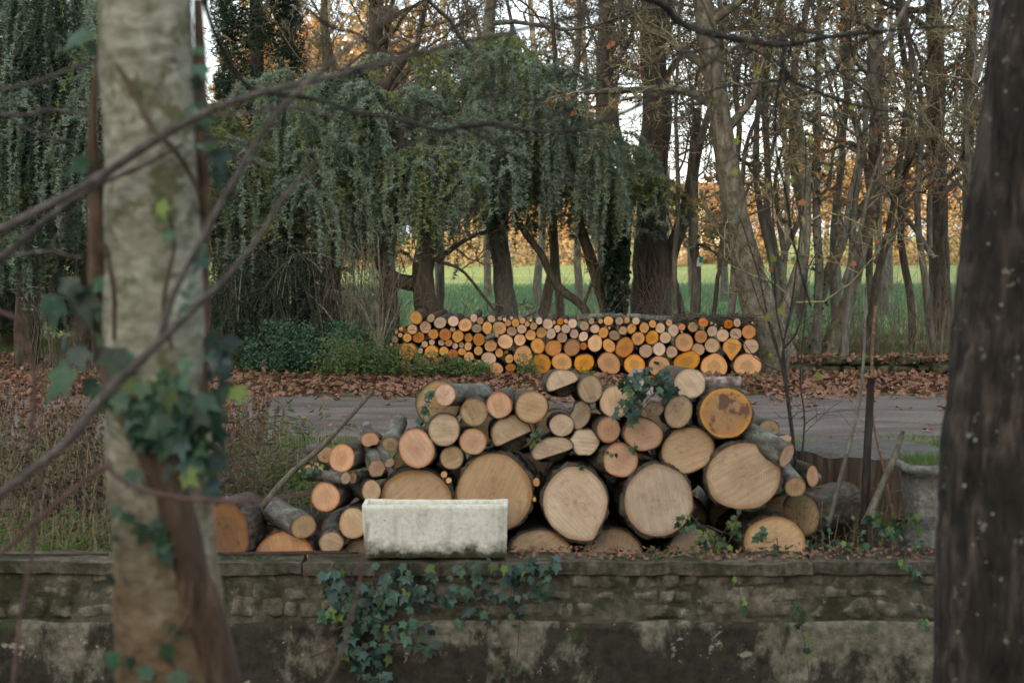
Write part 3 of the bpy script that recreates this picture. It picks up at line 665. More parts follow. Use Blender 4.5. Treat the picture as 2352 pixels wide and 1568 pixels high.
# front pile.  page a: x=z*.3+470.4 ; page b: x=z*.3+1176 ; y=z*.3+823.2
YF = 7.98
FP = [
 # page, cx, cy, rx, ry, wood, opts, label
 ('b', 480, 1100, 250, 275, 'T', dict(shape=('tear', -1.12, .24, 3.6), L=1.0, dY=-.03), 'huge tan log with a pointed lower tip, right of the concrete trough'),
 ('b', 1120, 1085, 270, 280, 'T', dict(shape=('tear', 1.65, .07, 5), L=1.0, dY=-.02), 'huge tan log with a small bump on its crown, right of the pointed log'),
 ('b', 1775, 900, 292, 262, 'T', dict(L=1.0, rot=.2, dY=-.05), 'widest pale tan log of the front pile, under the large amber log'),
 ('b', -140, 1030, 300, 312, 'T', dict(L=1.0, dY=.0), 'huge tan log half behind the right end of the concrete trough'),
 ('a', 1615, 1115, 288, 272, 'T', dict(L=1.0, dY=.04), 'huge tan log mostly behind the middle of the concrete trough'),
 ('b', 220, 1480, 245, 170, 'T', dict(L=.8, dY=.0), 'broad flat-lying tan log at ground level just right of the trough'),
 ('b', 770, 1500, 230, 205, 'T', dict(L=.8, dY=.10), 'tan bottom log showing between the pointed log and the bumpy big log'),
 ('b', 1400, 1480, 210, 215, 'T', dict(L=.8, dY=.12), 'tan bottom log half hidden by the leafy ivy sprigs'),
 ('b', 2010, 1420, 245, 222, 'T', dict(L=.8, dY=.06), 'low tan log at the right foot of the pile, behind thin weed stems'),
 ('b', 1345, 700, 205, 178, 'T', dict(L=.9, rot=.15, dY=.03), 'large tan log wedged between the bumpy big log and the dark amber log'),
 ('b', 1635, 415, 200, 195, 'A', dict(L=.8, dY=-.04, bark='d'), 'large amber log with a dark red stain, highest big log on the right'),
 ('b', 1005, 580, 155, 122, 'P', dict(L=.8, rot=-.2, dY=-.04), 'bright pinkish oval log left of the large wedged tan log'),
 ('b', 830, 775, 142, 130, 'P', dict(L=.9, yaw=-.28, dY=-.02), 'pinkish log with dark bark side, above the gap right of the pointed log'),
 ('b', 310, 700, 162, 96, 'T', dict(L=.8, rot=.25, split=(-1.25, .30), dY=.0), 'split log with a slanting tan face over torn bark, above the pointed log'),
 ('b', -5, 575, 152, 140, 'T', dict(L=.8, split=(-1.15, .30), dY=.02, rot=.3), 'split log with bark across its lower half, above the two huge logs behind the trough'),
 ('b', 555, 640, 108, 102, 'W', dict(L=.8, shape=('hex',), dY=.02), 'pale six-sided log in the middle of the pile, right of the slanting split log'),
 ('b', 740, 545, 93, 98, 'P', dict(L=.8, yaw=-.15, dY=-.02), 'round pinkish log just left of the bright oval log'),
 ('b', 380, 510, 92, 86, 'W', dict(L=.7, dY=.03), 'small pale log above the slanting split log'),
 ('b', 520, 430, 80, 112, 'G', dict(L=.6, rot=-.35, shape=('notch', 2.6, .25, 3), dY=.05), 'lopsided dull tan log with a bite out of its left side'),
 ('b', 795, 330, 120, 126, 'T', dict(L=.7, rot=-.5, dY=.0), 'tan log with ivy hanging over its right edge, near the top of the pile'),
 ('b', 1090, 385, 72, 64, 'G', dict(L=.55, yaw=-.12, pitch=.28, bark='w', dY=-.06, shape=('hex',)), 'small log end with pale peeling bark, beside the ivy clump'),
 ('b', 1275, 410, 104, 128, 'G', dict(L=.7, rot=-.45, dY=.0), 'dull cracked oval log left of the dark amber log'),
 ('b', 1360, 190, 120, 116, 'W', dict(L=.7, yaw=-.1, dY=.02), 'pale round log that is the topmost right of the pile'),
 ('b', 385, 190, 126, 105, 'W', dict(L=.7, split=(-1.2, .22), rot=.15, dY=.03), 'split log with a pale upper face, topmost in the middle of the pile'),
 ('b', 600, 235, 93, 104, 'G', dict(L=.7, dY=.0), 'brownish cracked log just right of the topmost split log'),
 ('b', 150, 370, 125, 122, 'T', dict(L=.8, yaw=-.1, dY=-.02), 'tan log with blackened right rim, left of and below the topmost split log'),
 ('b', 2100, 740, 84, 99, 'P', dict(L=.95, yaw=-.75, pitch=.32, bark='g', dY=-.12), 'pinkish log lying askew on the pile right shoulder with its grey bark showing'),
 ('b', 2170, 980, 78, 78, 'G', dict(L=.5, pitch=.1, bark='g', dY=-.06), 'small log with mossy bark under the askew pinkish log'),
 ('b', 1965, 545, 80, 76, 'G', dict(L=.6, dY=.9), 'dull log end seen behind the askew log, before the gravel path'),
 ('b', 2300, 900, 45, 82, 'P', dict(L=.5, dY=.25), 'narrow pinkish log end behind the smallest mossy log'),
 ('b', 2090, 610, 48, 28, 'W', dict(L=.3, dY=.3, shape=('notch', 2, .3, 3)), 'broken pale wood chunk behind the askew pinkish log'),
 ('a', 1840, 278, 88, 86, 'P', dict(L=.85, yaw=.42, bark='g', dY=-.02), 'pinkish log at the pile upper left corner with its long bark side showing'),
 ('a', 1790, 345, 168, 175, 'G', dict(L=.6, dY=.30), 'thick bark-covered log behind the upper left corner, with ivy on it'),
 ('a', 2060, 410, 105, 108, 'G', dict(L=.8, dY=.0), 'speckled dull log between two pinkish logs near the top left'),
 ('a', 2255, 358, 97, 100, 'P', dict(L=.8, yaw=.1, dY=.0), 'pinkish round log right of the speckled dull log'),
 ('a', 1832, 545, 120, 122, 'T', dict(L=.8, yaw=-.1, dY=-.02), 'tan log below the upper left corner log, second row on the left edge'),
 ('a', 2057, 635, 103, 100, 'P', dict(L=.8, yaw=-.12, dY=.0), 'pinkish log directly below the speckled dull log'),
 ('a', 1890, 757, 91, 90, 'G', dict(L=.8, yaw=-.05, dY=.01), 'dull round log resting between the two huge logs behind the trough'),
 ('a', 1622, 688, 132, 153, 'P', dict(L=.8, rot=.35, dY=-.03), 'large pinkish oval log on the left slope of the pile'),
 ('a', 1420, 655, 64, 62, 'G', dict(L=.6, pitch=.18, bark='g', dY=.02), 'small dull log with grey bark on the left slope'),
 ('a', 1265, 622, 68, 55, 'P', dict(L=.5, shape=('notch', -1.2, .25, 4), dY=.05), 'small ragged pinkish log at the left crest'),
 ('a', 1050, 760, 100, 110, 'P', dict(L=.7, yaw=.22, rot=-.2, dY=-.04), 'peach log with dark mossy side at the left shoulder'),
 ('a', 925, 735, 70, 62, 'G', dict(L=.6, dY=.35, yaw=-.3), 'mossy dark log behind the left shoulder'),
 ('a', 1315, 838, 66, 72, 'P', dict(L=.6, yaw=-.25, pitch=.3, bark='g', dY=-.03, shape=('hex',)), 'small pale log tilted up with grey bark, above the left end of the trough'),
 ('a', 1413, 795, 38, 39, 'T', dict(L=.5, yaw=-.45, pitch=.4, bark='g', dY=-.03), 'thin branch end beside the tilted small log'),
 ('a', 1075, 915, 45, 44, 'T', dict(L=.5, yaw=-.75, bark='g', dY=-.08), 'thin tan branch end under the peach shoulder log'),
 ('a', 1133, 910, 31, 42, 'P', dict(L=.5, yaw=.35, bark='g', dY=.0), 'thin pinkish branch end touching the tan one'),
 ('a', 925, 1060, 112, 110, 'P', dict(L=.7, yaw=.1, dY=-.08), 'pinkish log with clear rings on the left edge of the pile'),
 ('a', 1275, 1012, 74, 86, 'T', dict(L=.8, yaw=-.35, dY=-.02), 'peach oval log just above the left rim of the trough'),
 ('a', 755, 1285, 105, 96, 'T', dict(L=.75, yaw=-.62, pitch=.1, bark='g', dY=-.12), 'tan log at the left foot with its grey bark side turned outwards'),
 ('a', 970, 1415, 96, 95, 'T', dict(L=.7, pitch=.12, bark='g', dY=-.06, shape=('notch', -.6, .2, 5)), 'ochre log with a broken lower edge, left of the trough foot'),
 ('a', 1135, 1260, 107, 120, 'T', dict(L=.8, dY=-.06), 'tan log tucked behind the left end of the trough'),
 ('a', 600, 1535, 218, 215, 'P', dict(L=.7, shape=('tear', .1, .10, 1), dY=-.06), 'wide pinkish log at ground level on the far left of the pile'),
 ('a', 1190, 1500, 125, 122, 'T', dict(L=.6, dY=.06), 'tan log at ground level behind the lower left corner of the trough'),
 ('a', 480, 1370, 110, 100, 'G', dict(L=.5, dY=.25), 'brown weathered log behind the wide pinkish ground log'),
 ('a', 150, 1345, 205, 255, 'E', dict(L=.5, dY=-.2, rough=.07, brough=.10), 'decayed amber log section beside the pale foreground trunk'),
 ('a', 1832, 887, 24, 24, 'c', dict(L=.5, dY=-.02), 'upper of two thin round sticks between the huge logs above the trough'),
 ('a', 1868, 932, 21, 21, 'c', dict(L=.5, dY=-.02), 'lower of two thin round sticks between the huge logs above the trough'),
 ('b', 187, 945, 25, 32, 'c', dict(L=.5, dY=-.02), 'thin oval stick left of the pointed log'),
 ('b', 172, 1077, 12, 17, 'c', dict(L=.4, dY=-.02), 'thinnest stick end of the pile, left of the pointed log'),
 ('a', 75, 983, 24, 22, 'o', dict(L=.4, dY=.4), 'thin orange stick end above the decayed amber section'),
 ('a', 835, 850, 72, 60, 'P', dict(L=.4, dY=.3), 'pinkish log end half hidden by green sprigs on the left'),
 ('b', 2215, 1190, 165, 170, 'G', dict(L=.7, yaw=.75, pitch=0, dY=.25, bark='d', n=32), 'dark decayed log lying in shade at the right foot of the pile'),
]
BK = {'d': MB_dark, 'g': MB_grey, 'w': MB_pale, 'b': MB_brown}
for i, (pg, cx, cy, rx, ry, wd, o, lab) in enumerate(FP):
    o = dict(o); dY = o.pop('dY', 0); bk = BK[o.pop('bark', 'd')]
    X_ = cx * .3 + (470.4 if pg == 'a' else 1176); Y_ = cy * .3 + 823.2
    big = max(rx, ry)
    o.setdefault('yaw', random.uniform(-.07, .07)); o.setdefault('pitch', random.uniform(-.11, -.05))
    o.setdefault('n', 72 if big > 180 else 48)
    o.setdefault('bark_t', .075 if big > 180 else .06 if big > 60 else .03)
    if wd == 'P': o['bark_t'] *= .8
    if big > 180: o['n'] = 110
    o.setdefault('brough', .075 if big > 180 else .055)
    o.setdefault('L', .5)
    if big < 180: o['L'] = min(o['L'], .5 if X_ > 900 else .42)
    make_log('log', X_, Y_, rx * .3 * 1.045, ry * .3 * 1.045, YF + dY, wd, bk, rings=12, seed=i * 13 + 5, label=lab, group='logs of the front pile', **o)
# unseen second row of logs, added to keep the gaps dark
k_ = 0
for (y_, xa, xb, r_, Y2) in ((1190, 930, 1800, 62, 8.95), (1085, 960, 1780, 60, 8.75), (985, 1050, 1690, 52, 8.7), (1070, 900, 960, 40, 8.6), (1215, 640, 880, 44, 8.6)):
    x_ = xa
    while x_ < xb:
        rr_ = r_ * random.uniform(.85, 1.1)
        make_log('log', x_ + rr_, y_ + random.uniform(-8, 8), rr_, rr_ * .95, Y2 + random.uniform(-.08, .08), 'G', MB_dark, L=.6, n=24, rings=5, seed=900 + k_, pitch=-.05,
                 label='log of an added unseen second row that darkens gaps between the front logs', group='added second row behind the front pile')
        x_ += rr_ * 1.95; k_ += 1
# long logs lying sideways on the pile
def side_log(p0, p1, rad, bark, wood, label, n=20, group=None, nm='log', wig=.0, seg=14):
    p0 = np.array(p0, float); p1 = np.array(p1, float)
    pts = np.array([p0 + (p1 - p0) * t_ for t_ in np.linspace(0, 1, seg)])
    pts += wig * np.stack([vn(pts, 2.3, 1), vn(pts, 2.3, 2), vn(pts, 2.3, 3)], -1)
    V, fs = tubes(pts[None], np.full((1, seg), rad) * (1 + .08 * vn(pts, 4))[None], n, rough=.07, rs=30)
    e = empty(nm, p0, label, 'log', group) if False else None
    o = link(nm, mesh_np(nm, V - p0, fs, bark, True), loc=p0)
    tag(o, label, 'log', group)
    for end, pp_ in ((0, pts[0]), (1, pts[-1])):
        ring = V[:n] if end == 0 else V[-n:]
        d_ = norm(pts[0] - pts[1]) if end == 0 else norm(pts[-1] - pts[-2])
        Vf = np.vstack([ring - p0 + d_ * .001, pp_[None] - p0 + d_ * .003])
        f = np.array([[k2, (k2 + 1) % n, n] for k2 in range(n)])
        link('cut_face', mesh_np('cut_face', Vf, f, W[wood], False, {'rad': np.array([1.0] * n + [0.0])}), o)
    return o
side_log(P(1618, 880, 8.25), P(1702, 878, 8.22), .036, MB_pale, 'G', 'short bark-covered log lying sideways behind the topmost pale log', group='logs of the front pile')
side_log(P(1700, 1080, 8.35), P(1880, 1105, 8.5), .045, MB_grey, 'G', 'mossy branch lying sideways at the right end of the pile', group='logs of the front pile', wig=.02)
side_log(P(1440, 905, 8.15), P(1505, 940, 7.92), .030, MB_pale, 'G', 'pale peeling branch piece poking from the ivy clump', group='logs of the front pile')

# ------------------------------------------------------------------ far stack
YB = 18.7
B3 = [(368,178,70,75,'c'),(540,182,42,48,'g'),(645,235,72,65,'p'),(797,218,62,60,'p'),(932,262,78,72,'R'),(474,288,65,68,'p'),(325,310,55,55,'c'),(145,340,20,22,'c'),(197,308,25,25,'c'),(235,328,22,25,'o'),(188,378,25,27,'c'),(267,407,50,48,'c'),(125,430,38,35,'g'),(397,402,68,62,'o'),(568,366,58,58,'c'),(703,372,68,68,'O'),(790,310,32,28,'p'),(848,392,66,70,'c'),(968,408,50,52,'c'),(1092,430,65,70,'D'),(1068,300,55,50,'g'),(1030,180,40,48,'p'),(1105,213,40,40,'g'),(1235,190,45,38,'p'),(1185,290,55,66,'c'),(1328,295,80,70,'R'),(1332,187,22,22,'g'),(1385,198,22,22,'p'),(1465,183,20,20,'p'),(1425,240,35,35,'c'),(1510,237,45,47,'c'),(1588,213,32,36,'c'),(1645,250,28,30,'c'),(1685,203,18,20,'c'),(1470,332,58,54,'g'),(1583,308,55,50,'p'),(1393,452,88,78,'c'),(1560,432,68,66,'c'),(1225,500,70,65,'c'),(1682,375,60,62,'c'),(1718,275,42,44,'g'),(1782,213,38,42,'p'),(1808,345,60,65,'c'),(1880,250,60,60,'p'),(1955,232,18,22,'p'),(2025,222,38,36,'O'),(2090,218,22,26,'c'),(2165,243,52,55,'p'),(1920,362,52,62,'p'),(1990,305,40,42,'p'),(2087,305,50,50,'p'),(2045,405,58,58,'g'),(2183,362,50,55,'p'),(2300,272,52,55,'g'),(2290,393,50,58,'p'),(2290,502,42,42,'O'),(1765,500,75,88,'c'),(1945,527,95,92,'Q'),(2160,527,85,100,'Q'),(83,488,18,18,'c'),(142,495,30,32,'o'),(272,562,105,100,'R'),(468,482,35,35,'p'),(415,558,33,33,'p'),(550,460,33,32,'p'),(658,465,37,35,'p'),(743,470,42,36,'o'),(815,500,35,35,'p'),(890,490,30,34,'p'),(965,508,42,46,'c'),(545,570,80,72,'R'),(687,562,52,52,'c'),(790,595,60,55,'O'),(898,567,46,40,'c'),(975,628,55,55,'c'),(1082,557,50,50,'c'),(1203,650,83,77,'p'),(1322,580,45,52,'c'),(1405,570,22,20,'o'),(1440,650,47,50,'c'),(1072,720,65,50,'c'),(1290,760,80,65,'c'),(1455,750,60,42,'o'),(1595,615,103,115,'R'),(1805,710,110,112,'R'),(2045,690,118,100,'R'),(2300,700,108,100,'R'),(440,690,75,60,'o'),(250,710,60,48,'o'),(620,690,70,60,'o'),(860,710,70,58,'c')]
B4 = [(178,218,30,36,'g'),(282,218,26,28,'c'),(372,215,52,52,'c'),(498,215,45,46,'g'),(583,208,32,36,'c'),(690,215,42,42,'p'),(880,250,40,44,'c'),(1068,238,35,36,'c'),(217,307,52,50,'p'),(315,350,56,62,'c'),(343,278,15,13,'c'),(383,295,16,16,'c'),(442,380,65,55,'g'),(540,325,48,48,'g'),(638,300,50,62,'c'),(783,293,55,60,'c'),(967,297,55,57,'p'),(1120,320,60,64,'p'),(1215,285,40,38,'O'),(1340,285,55,58,'g'),(1462,233,55,52,'O'),(1563,333,57,62,'p'),(1685,380,68,70,'p'),(1750,253,52,52,'O'),(1835,365,68,65,'p'),(1985,342,78,78,'o'),(1850,235,40,50,'g'),(715,418,72,75,'R'),(875,405,72,82,'R'),(1027,407,62,65,'p'),(1240,457,103,105,'R'),(1435,393,70,72,'o'),(223,470,80,100,'c'),(378,500,65,85,'c'),(558,520,98,112,'o'),(802,560,75,78,'p'),(955,540,72,74,'p'),(1098,570,66,66,'p'),(1400,540,75,68,'p'),(1563,495,85,83,'p'),(1790,515,103,98,'R'),(2012,505,85,90,'p'),(378,700,135,115,'R'),(670,715,118,120,'R'),(960,735,125,112,'R'),(1270,680,155,110,'R'),(1585,740,155,140,'R'),(1965,735,155,138,'R'),(1675,295,14,14,'c'),(1555,240,15,15,'p'),(1600,255,12,12,'p'),(2025,238,12,14,'p'),(1215,340,18,16,'p')]  # top right: a pale pink log coloured dull tan to imitate shade
BL = [(x * .2 + 882, y * .2 + 693.84, a * .2, b * .2, w_) for x, y, a, b, w_ in B3] + [(x * .2 + 1323, y * .2 + 693.84, a * .2, b * .2, w_) for x, y, a, b, w_ in B4]
def layer(y): return 0 if y > 820 else 1 if y > 783 else 2 if y > 752 else 3
LNm = ['bottom', 'lower middle', 'upper middle', 'top']
ORD = ['leftmost', 'second from left', 'third from left', 'fourth from left', 'fifth from left', 'sixth from left', 'seventh from left', 'eighth from left', 'ninth from left', 'tenth from left', 'eleventh from left', 'twelfth from left', 'thirteenth from left', 'fourteenth from left']
ORR = [s_.replace('leftmost', 'rightmost').replace('left', 'right') if i else 'rightmost' for i, s_ in enumerate(ORD)]
def szc(r): return 'twig-thin' if r < 5.6 else 'small' if r < 9.5 else 'medium' if r < 14.5 else 'large'
classes = {}
for i, b in enumerate(BL):
    classes.setdefault((layer(b[1]), szc((b[2] + b[3]) / 2), WN[b[4]]), []).append(i)
labs = {}
for (ly, sz, cn), ids in classes.items():
    ids.sort(key=lambda k_: BL[k_][0])
    for q_, k_ in enumerate(ids):
        if len(ids) == 1: pre = 'only %s %s log' % (sz, cn)
        else:
            rk = ORD[q_] if q_ <= len(ids) / 2 else ORR[len(ids) - 1 - q_]
            pre = '%s of the %s %s logs' % (rk, sz, cn)
        labs[k_] = "%s, far stack's %s layer" % (pre, LNm[ly])
for i, (x_, y_, a_, b_, w_) in enumerate(BL):
    sh = None
    if i == 24: sh = ('tear', -1.5, .28, 3)
    if (x_, w_) == (1790 * .2 + 1323, 'R'): sh = ('tear', -1.57, .62, 5)
    if (x_, w_) == (1120 * .2 + 1323, 'p'): sh = ('tear', -1.57, .3, 5)
    big = max(a_, b_)
    make_log('stacked_log', x_, y_, a_ * 1.04, b_ * 1.04, YB + random.uniform(-.06, .05) + (.02 if big < 8 else 0), w_, random.choice([MB_brown, MB_dark, MB_grey]),
             L=random.uniform(.85, 1.0), yaw=random.uniform(-.10, .10) + .05, pitch=random.uniform(-.03, .03), rot=random.uniform(-.6, .6), shape=sh,
             n=28 if big < 14 else 36, rings=6, bark_t=.05, rough=.04 if big < 18 else .075, seed=i * 7 + 3, label=labs[i], group='sawn logs of the far stack')
side_log(P(1118, 777, 18.62), P(1141, 769, 18.50), .034, MB_grey, 'g', 'small branch piece lying crosswise in the far stack', 12, 'sawn logs of the far stack', 'stacked_log', seg=5)
# longer bark-covered poles lying on top of the stack
tops = [((1330, 733), (1420, 727), .045, 'grey pole lying along the top of the far stack, left one'), ((1440, 727), (1530, 731), .05, 'grey pole lying along the top of the far stack, middle one'), ((1540, 735), (1612, 722), .035, 'grey pole lying along the top of the far stack, right one'), ((1195, 728), (1230, 716), .03, 'stubby branch tilted on the far stack with a raised cut end')]
for (a_, b_, r_, l_) in tops:
    side_log(P(a_[0], a_[1], 18.95), P(b_[0], b_[1], 19.15), r_, MB_grey, 'g', l_, 12, None, 'log', .03, 10)
# twig litter on the right half of the stack
def rand_sticks(n, fx, fy, fY, ln, rad, dirz=.3, r=rng):
    out = []; rd = []
    for _ in range(n):
        p = P(fx(), fy(), fY()); d = norm(np.array([r.normal(), r.normal() * .5, r.normal() * dirz])); L_ = ln * r.uniform(.4, 1.3)
        m = p + d * L_ * .5 + r.normal(size=3) * L_ * .06
        out.append([p, m, p + d * L_ + r.normal(size=3) * L_ * .08]); q = rad * r.uniform(.5, 1.4); rd.append([q, q * .8, q * .45])
    return np.array(out), np.array(rd)
pl, rd = rand_sticks(260, lambda: rng.uniform(1545, 1740), lambda: rng.normal(733, 5), lambda: rng.uniform(18.7, 19.2), .22, .006, .25)
V1, f1 = tubes(pl, rd, 4)
tag(link('twig_litter', mesh_np('twig_litter', V1, f1, M_wood_brown)), 'dead twigs and bark shreds heaped along the right top of the far stack', 'twigs', kind='stuff')

# ------------------------------------------------------------------ trough
def trough():
    x0, y_t = 835, 1157
    a0 = P(838, 1272, 7.62); a1 = P(1162, 1272, 7.62)
    X0, X1 = a0[0], a1[0]; z0 = WT + .012; z1 = P(1000, 1158, 7.62)[2]
    y0, y1 = 7.60, 7.775; t_ = .022
    nx, nz = 40, 14
    fl = .010
    def shell(inset, zb_, flip):
        V = []; rows = nz if not flip else 6
        per = []
        xa, xb, ya, yb = X0 + inset, X1 - inset, y0 + inset, y1 - inset
        loop = [(xa + (xb - xa) * t, ya) for t in np.linspace(0, 1, nx, endpoint=False)] + [(xb, ya + (yb - ya) * t) for t in np.linspace(0, 1, 10, endpoint=False)] + [(xb - (xb - xa) * t, yb) for t in np.linspace(0, 1, nx, endpoint=False)] + [(xa, yb - (yb - ya) * t) for t in np.linspace(0, 1, 10, endpoint=False)]
        lp = np.array(loop); cxm, cym = (X0 + X1) / 2, (y0 + y1) / 2
        for k_ in range(rows):
            tt = k_ / (rows - 1); z = zb_ + (z1 - zb_) * tt
            g_ = fl * (tt - .0)
            q = lp.copy(); q[:, 0] += np.sign(q[:, 0] - cxm) * np.where(np.abs(q[:, 0] - cxm) > (xb - xa) / 2 * .9, g_, g_ * 0); q[:, 1] += np.where(q[:, 1] < ya + .001, -g_, np.where(q[:, 1] > yb - .001, g_, 0))
            V.append(np.column_stack([q, np.full(len(q), z)]))
        V = np.concatenate(V); n_ = len(lp)
        i_, j_ = np.meshgrid(np.arange(rows - 1), np.arange(n_), indexing='ij')
        f = np.stack([i_ * n_ + j_, i_ * n_ + (j_ + 1) % n_, (i_ + 1) * n_ + (j_ + 1) % n_, (i_ + 1) * n_ + j_], -1).reshape(-1, 4)
        return V, f, n_, rows
    Vo, fo, n_, r1 = shell(0, z0, False)
    Vi, fi, _, r2 = shell(t_, z1 - .05, True)
    o = len(Vo); j_ = np.arange(n_); j2 = (j_ + 1) % n_
    rim = np.stack([(r1 - 1) * n_ + j_, (r1 - 1) * n_ + j2, o + (r2 - 1) * n_ + j2, o + (r2 - 1) * n_ + j_], -1)
    V = np.vstack([Vo, Vi]); V += .0035 * np.stack([vn(V, 9), vn(V, 9, 1), vn(V, 9, 2)], -1) + .0018 * np.stack([vn(V, 40), vn(V, 40, 1), vn(V, 40, 2)], -1)
    base = np.array([(X0 + X1) / 2, (y0 + y1) / 2, z0])
    t = empty('trough', base, 'long cream concrete planter trough, mossy at its foot, standing on the wall coping', 'planter')
    link('basin', mesh_np('basin', V, [fo, fi[:, ::-1] + o, rim], M_trough), t, world=True)
    # soil
    s = link('soil', box_mesh('soil', X0 + t_ + .002, X1 - t_ - .002, y0 + t_ + .002, y1 - t_ - .002, z1 - .07, z1 - .028, M_ground, .004, 20, 2, 3, 8), t, world=True)
    return t, X0, X1, z1
tr_, TX0, TX1, TZ1 = trough()

# ------------------------------------------------------------------ leaves
def ivy_template(lobes=5):
    """pointed lobes round a leaf stalk; tip towards +y, slightly folded and curled"""
    an = [(-1.15, .50), (-.86, .38), (-.52, .70), (-.25, .52), (0, 1.0), (.25, .52), (.52, .70), (.86, .38), (1.15, .50)]
    pts = [(0, 0, 0)] + [(math.sin(a_ * 1.9) * r_ * .78, math.cos(a_ * 1.75) * r_ + .12, -.10 * abs(a_) * r_ - .12 * r_ * r_) for a_, r_ in an]
    pts.append((0, -.06, 0))
    f = [[0, k_ + 1, k_] for k_ in range(1, len(an))] + [[0, 1, 10], [0, 10, 9]]
    return np.array(pts, float), np.array(f)
IV, IF = ivy_template()
def oval_template(w_=.42, curl=.15, n=5):
    t = np.linspace(0, 1, n)
    l = np.stack([-w_ * np.sin(t * math.pi) ** .8 * .5, t, curl * t * t + .10 * np.sin(t * math.pi)], -1)
    m_ = np.stack([t * 0, t, curl * t * t], -1)
    r = l * np.array([-1, 1, 1])
    V = np.vstack([l, m_, r]); f = []
    for i in range(n - 1):
        f += [[i, n + i, n + i + 1, i + 1], [n + i, 2 * n + i, 2 * n + i + 1, n + i + 1]]
    return V, np.array(f)
OV, OF = oval_template()
OVn, OFn = oval_template(.16, .3, 4)
LT = np.array([[-.5, 0, 0], [0, -.55, .15], [.5, 0, 0], [0, .6, .22]]); LF = np.array([[0, 1, 2], [0, 2, 3]])  # cheap curled leaf
TRI = np.array([[-.5, 0, 0], [.5, 0, 0], [0, 1, 0]]); TF = np.array([[0, 1, 2]])
for _m in (M_ivy, M_ivy_b, M_ivy_y): per_leaf(_m)
leafmeshes = []
for k in range(6):
    V = IV.copy(); V[:, 0] *= 1 + .2 * rng.normal(); V[:, 2] += .10 * vn(V, 2.1, k)
    V[:, 2] -= .25 * rng.random() * V[:, 1] ** 2
    for m in (M_ivy, M_ivy_b, M_ivy_y): leafmeshes.append(mesh_np('ivy_leaf', V, IF, m))
def place_leaf(parent, pos, size, kind, facing=(0, -1, .35), spread=.35, droop=True):
    me = leafmeshes[random.randrange(6) * 3 + kind]
    z = Vector(facing) + Vector([random.gauss(0, spread) for _ in range(3)]); z.normalize()
    down = Vector((random.gauss(0, .55), 0, -1)) if droop else Vector([random.gauss(0, 1) for _ in range(3)])
    y = (down - z * down.dot(z)).normalized(); x = y.cross(z)
    M = Matrix((x, y, z)).transposed().to_4x4()
    o = bpy.data.objects.new('leaf', me); C.objects.link(o); o.parent = parent
    M.translation = Vector(pos) - Vector(parent.location)
    o.matrix_local = M @ Matrix.Diagonal((size, size, size, 1))
    return o

# ivy hanging down the front wall
def pick(w): 
    return random.choices([0, 1, 2], w)[0]
ivw = empty('ivy', (P(1000, 1300, WY)[0], WY - .04, WT - .1), 'dark ivy hanging over the coping and spreading down the front wall below the trough', 'ivy')
wl = []
zones = [((760, 1270), (1290, 1375), 95), ((745, 900), (1340, 1420), 62), ((800, 1130), (1340, 1440), 38), ((790, 1010), (1420, 1500), 46), ((790, 900), (1480, 1568), 34), ((740, 790), (1300, 1440), 14), ((1080, 1330), (1275, 1300), 12), ((1040, 1275), (1300, 1370), 40)]
for (xa, xb), (ya, yb), n_ in zones:
    for _ in range(n_):
        x_ = random.uniform(xa, xb); y_ = random.uniform(ya, yb) if ya < yb else random.uniform(1278, 1300)
        # the clump thins along a slope running down from the right
        lim = 1568 if x_ < 930 else 1568 - (x_ - 930) * .55
        if y_ > lim and random.random() < .85: continue
        wl.append((x_, y_))
for x_, y_ in wl[:298]:
    big = random.random()
    place_leaf(ivw, P(x_, y_, WY - random.uniform(.045, .10) - (.02 if y_ < 1330 else 0)), random.uniform(.038, .060) * (1.45 if big > .9 else 1), pick([5, 4.2, .35]), (0, -1, .55), .32)
st = []
for k in range(9):
    xk = random.uniform(770, 1120)
    st.append(smooth_path([P(xk + random.uniform(-25, 25) * j_, 1290 + j_ * (28 if xk > 950 else 44), WY - .04 - .01 * random.random()) for j_ in range(6)], 14))
V1, f1 = tubes(np.array(st), np.full((9, 14), .0035), 5); link('stem', mesh_np('stem', V1, f1, M_vine), ivw, world=True)
for k_, (pts_, n_, lab, kd) in enumerate([
    ([(1200, 1290), (1195, 1400), (1190, 1480), (1180, 1568)], 11, 'thin ivy strand trailing down the middle of the wall, right of the ivy mass', [4, 3, 1]),
    ([(1820, 1290), (1835, 1400), (1850, 1480), (1860, 1568)], 12, 'sparse ivy strand hanging down the wall under the tree stump', [4, 2, 3]),
    ([(1690, 1300), (1700, 1370), (1715, 1400)], 4, 'short ivy strand with yellow-green leaves right of the wall centre', [1, 0, 4]),
    ([(2070, 1270), (2100, 1330), (2130, 1400), (2125, 1450)], 16, 'leafy strand hanging beside the dark right trunk', [5, 1, 3])]):
    e = empty('ivy_strand', P(pts_[0][0], pts_[0][1], WY - .05), lab, 'ivy')
    path_ = smooth_path([P(a_, b_, WY - .06) for a_, b_ in pts_], 20)
    V1, f1 = tubes(path_[None], np.full((1, 20), .0022), 5); link('stem', mesh_np('stem', V1, f1, M_vine), e, world=True)
    for _ in range(n_):
        p_ = path_[random.randrange(20)] + np.array([random.gauss(0, .02), -.01, random.gauss(0, .015)])
        place_leaf(e, p_, random.uniform(.03, .05), pick(kd), (0, -1, .4), .4)

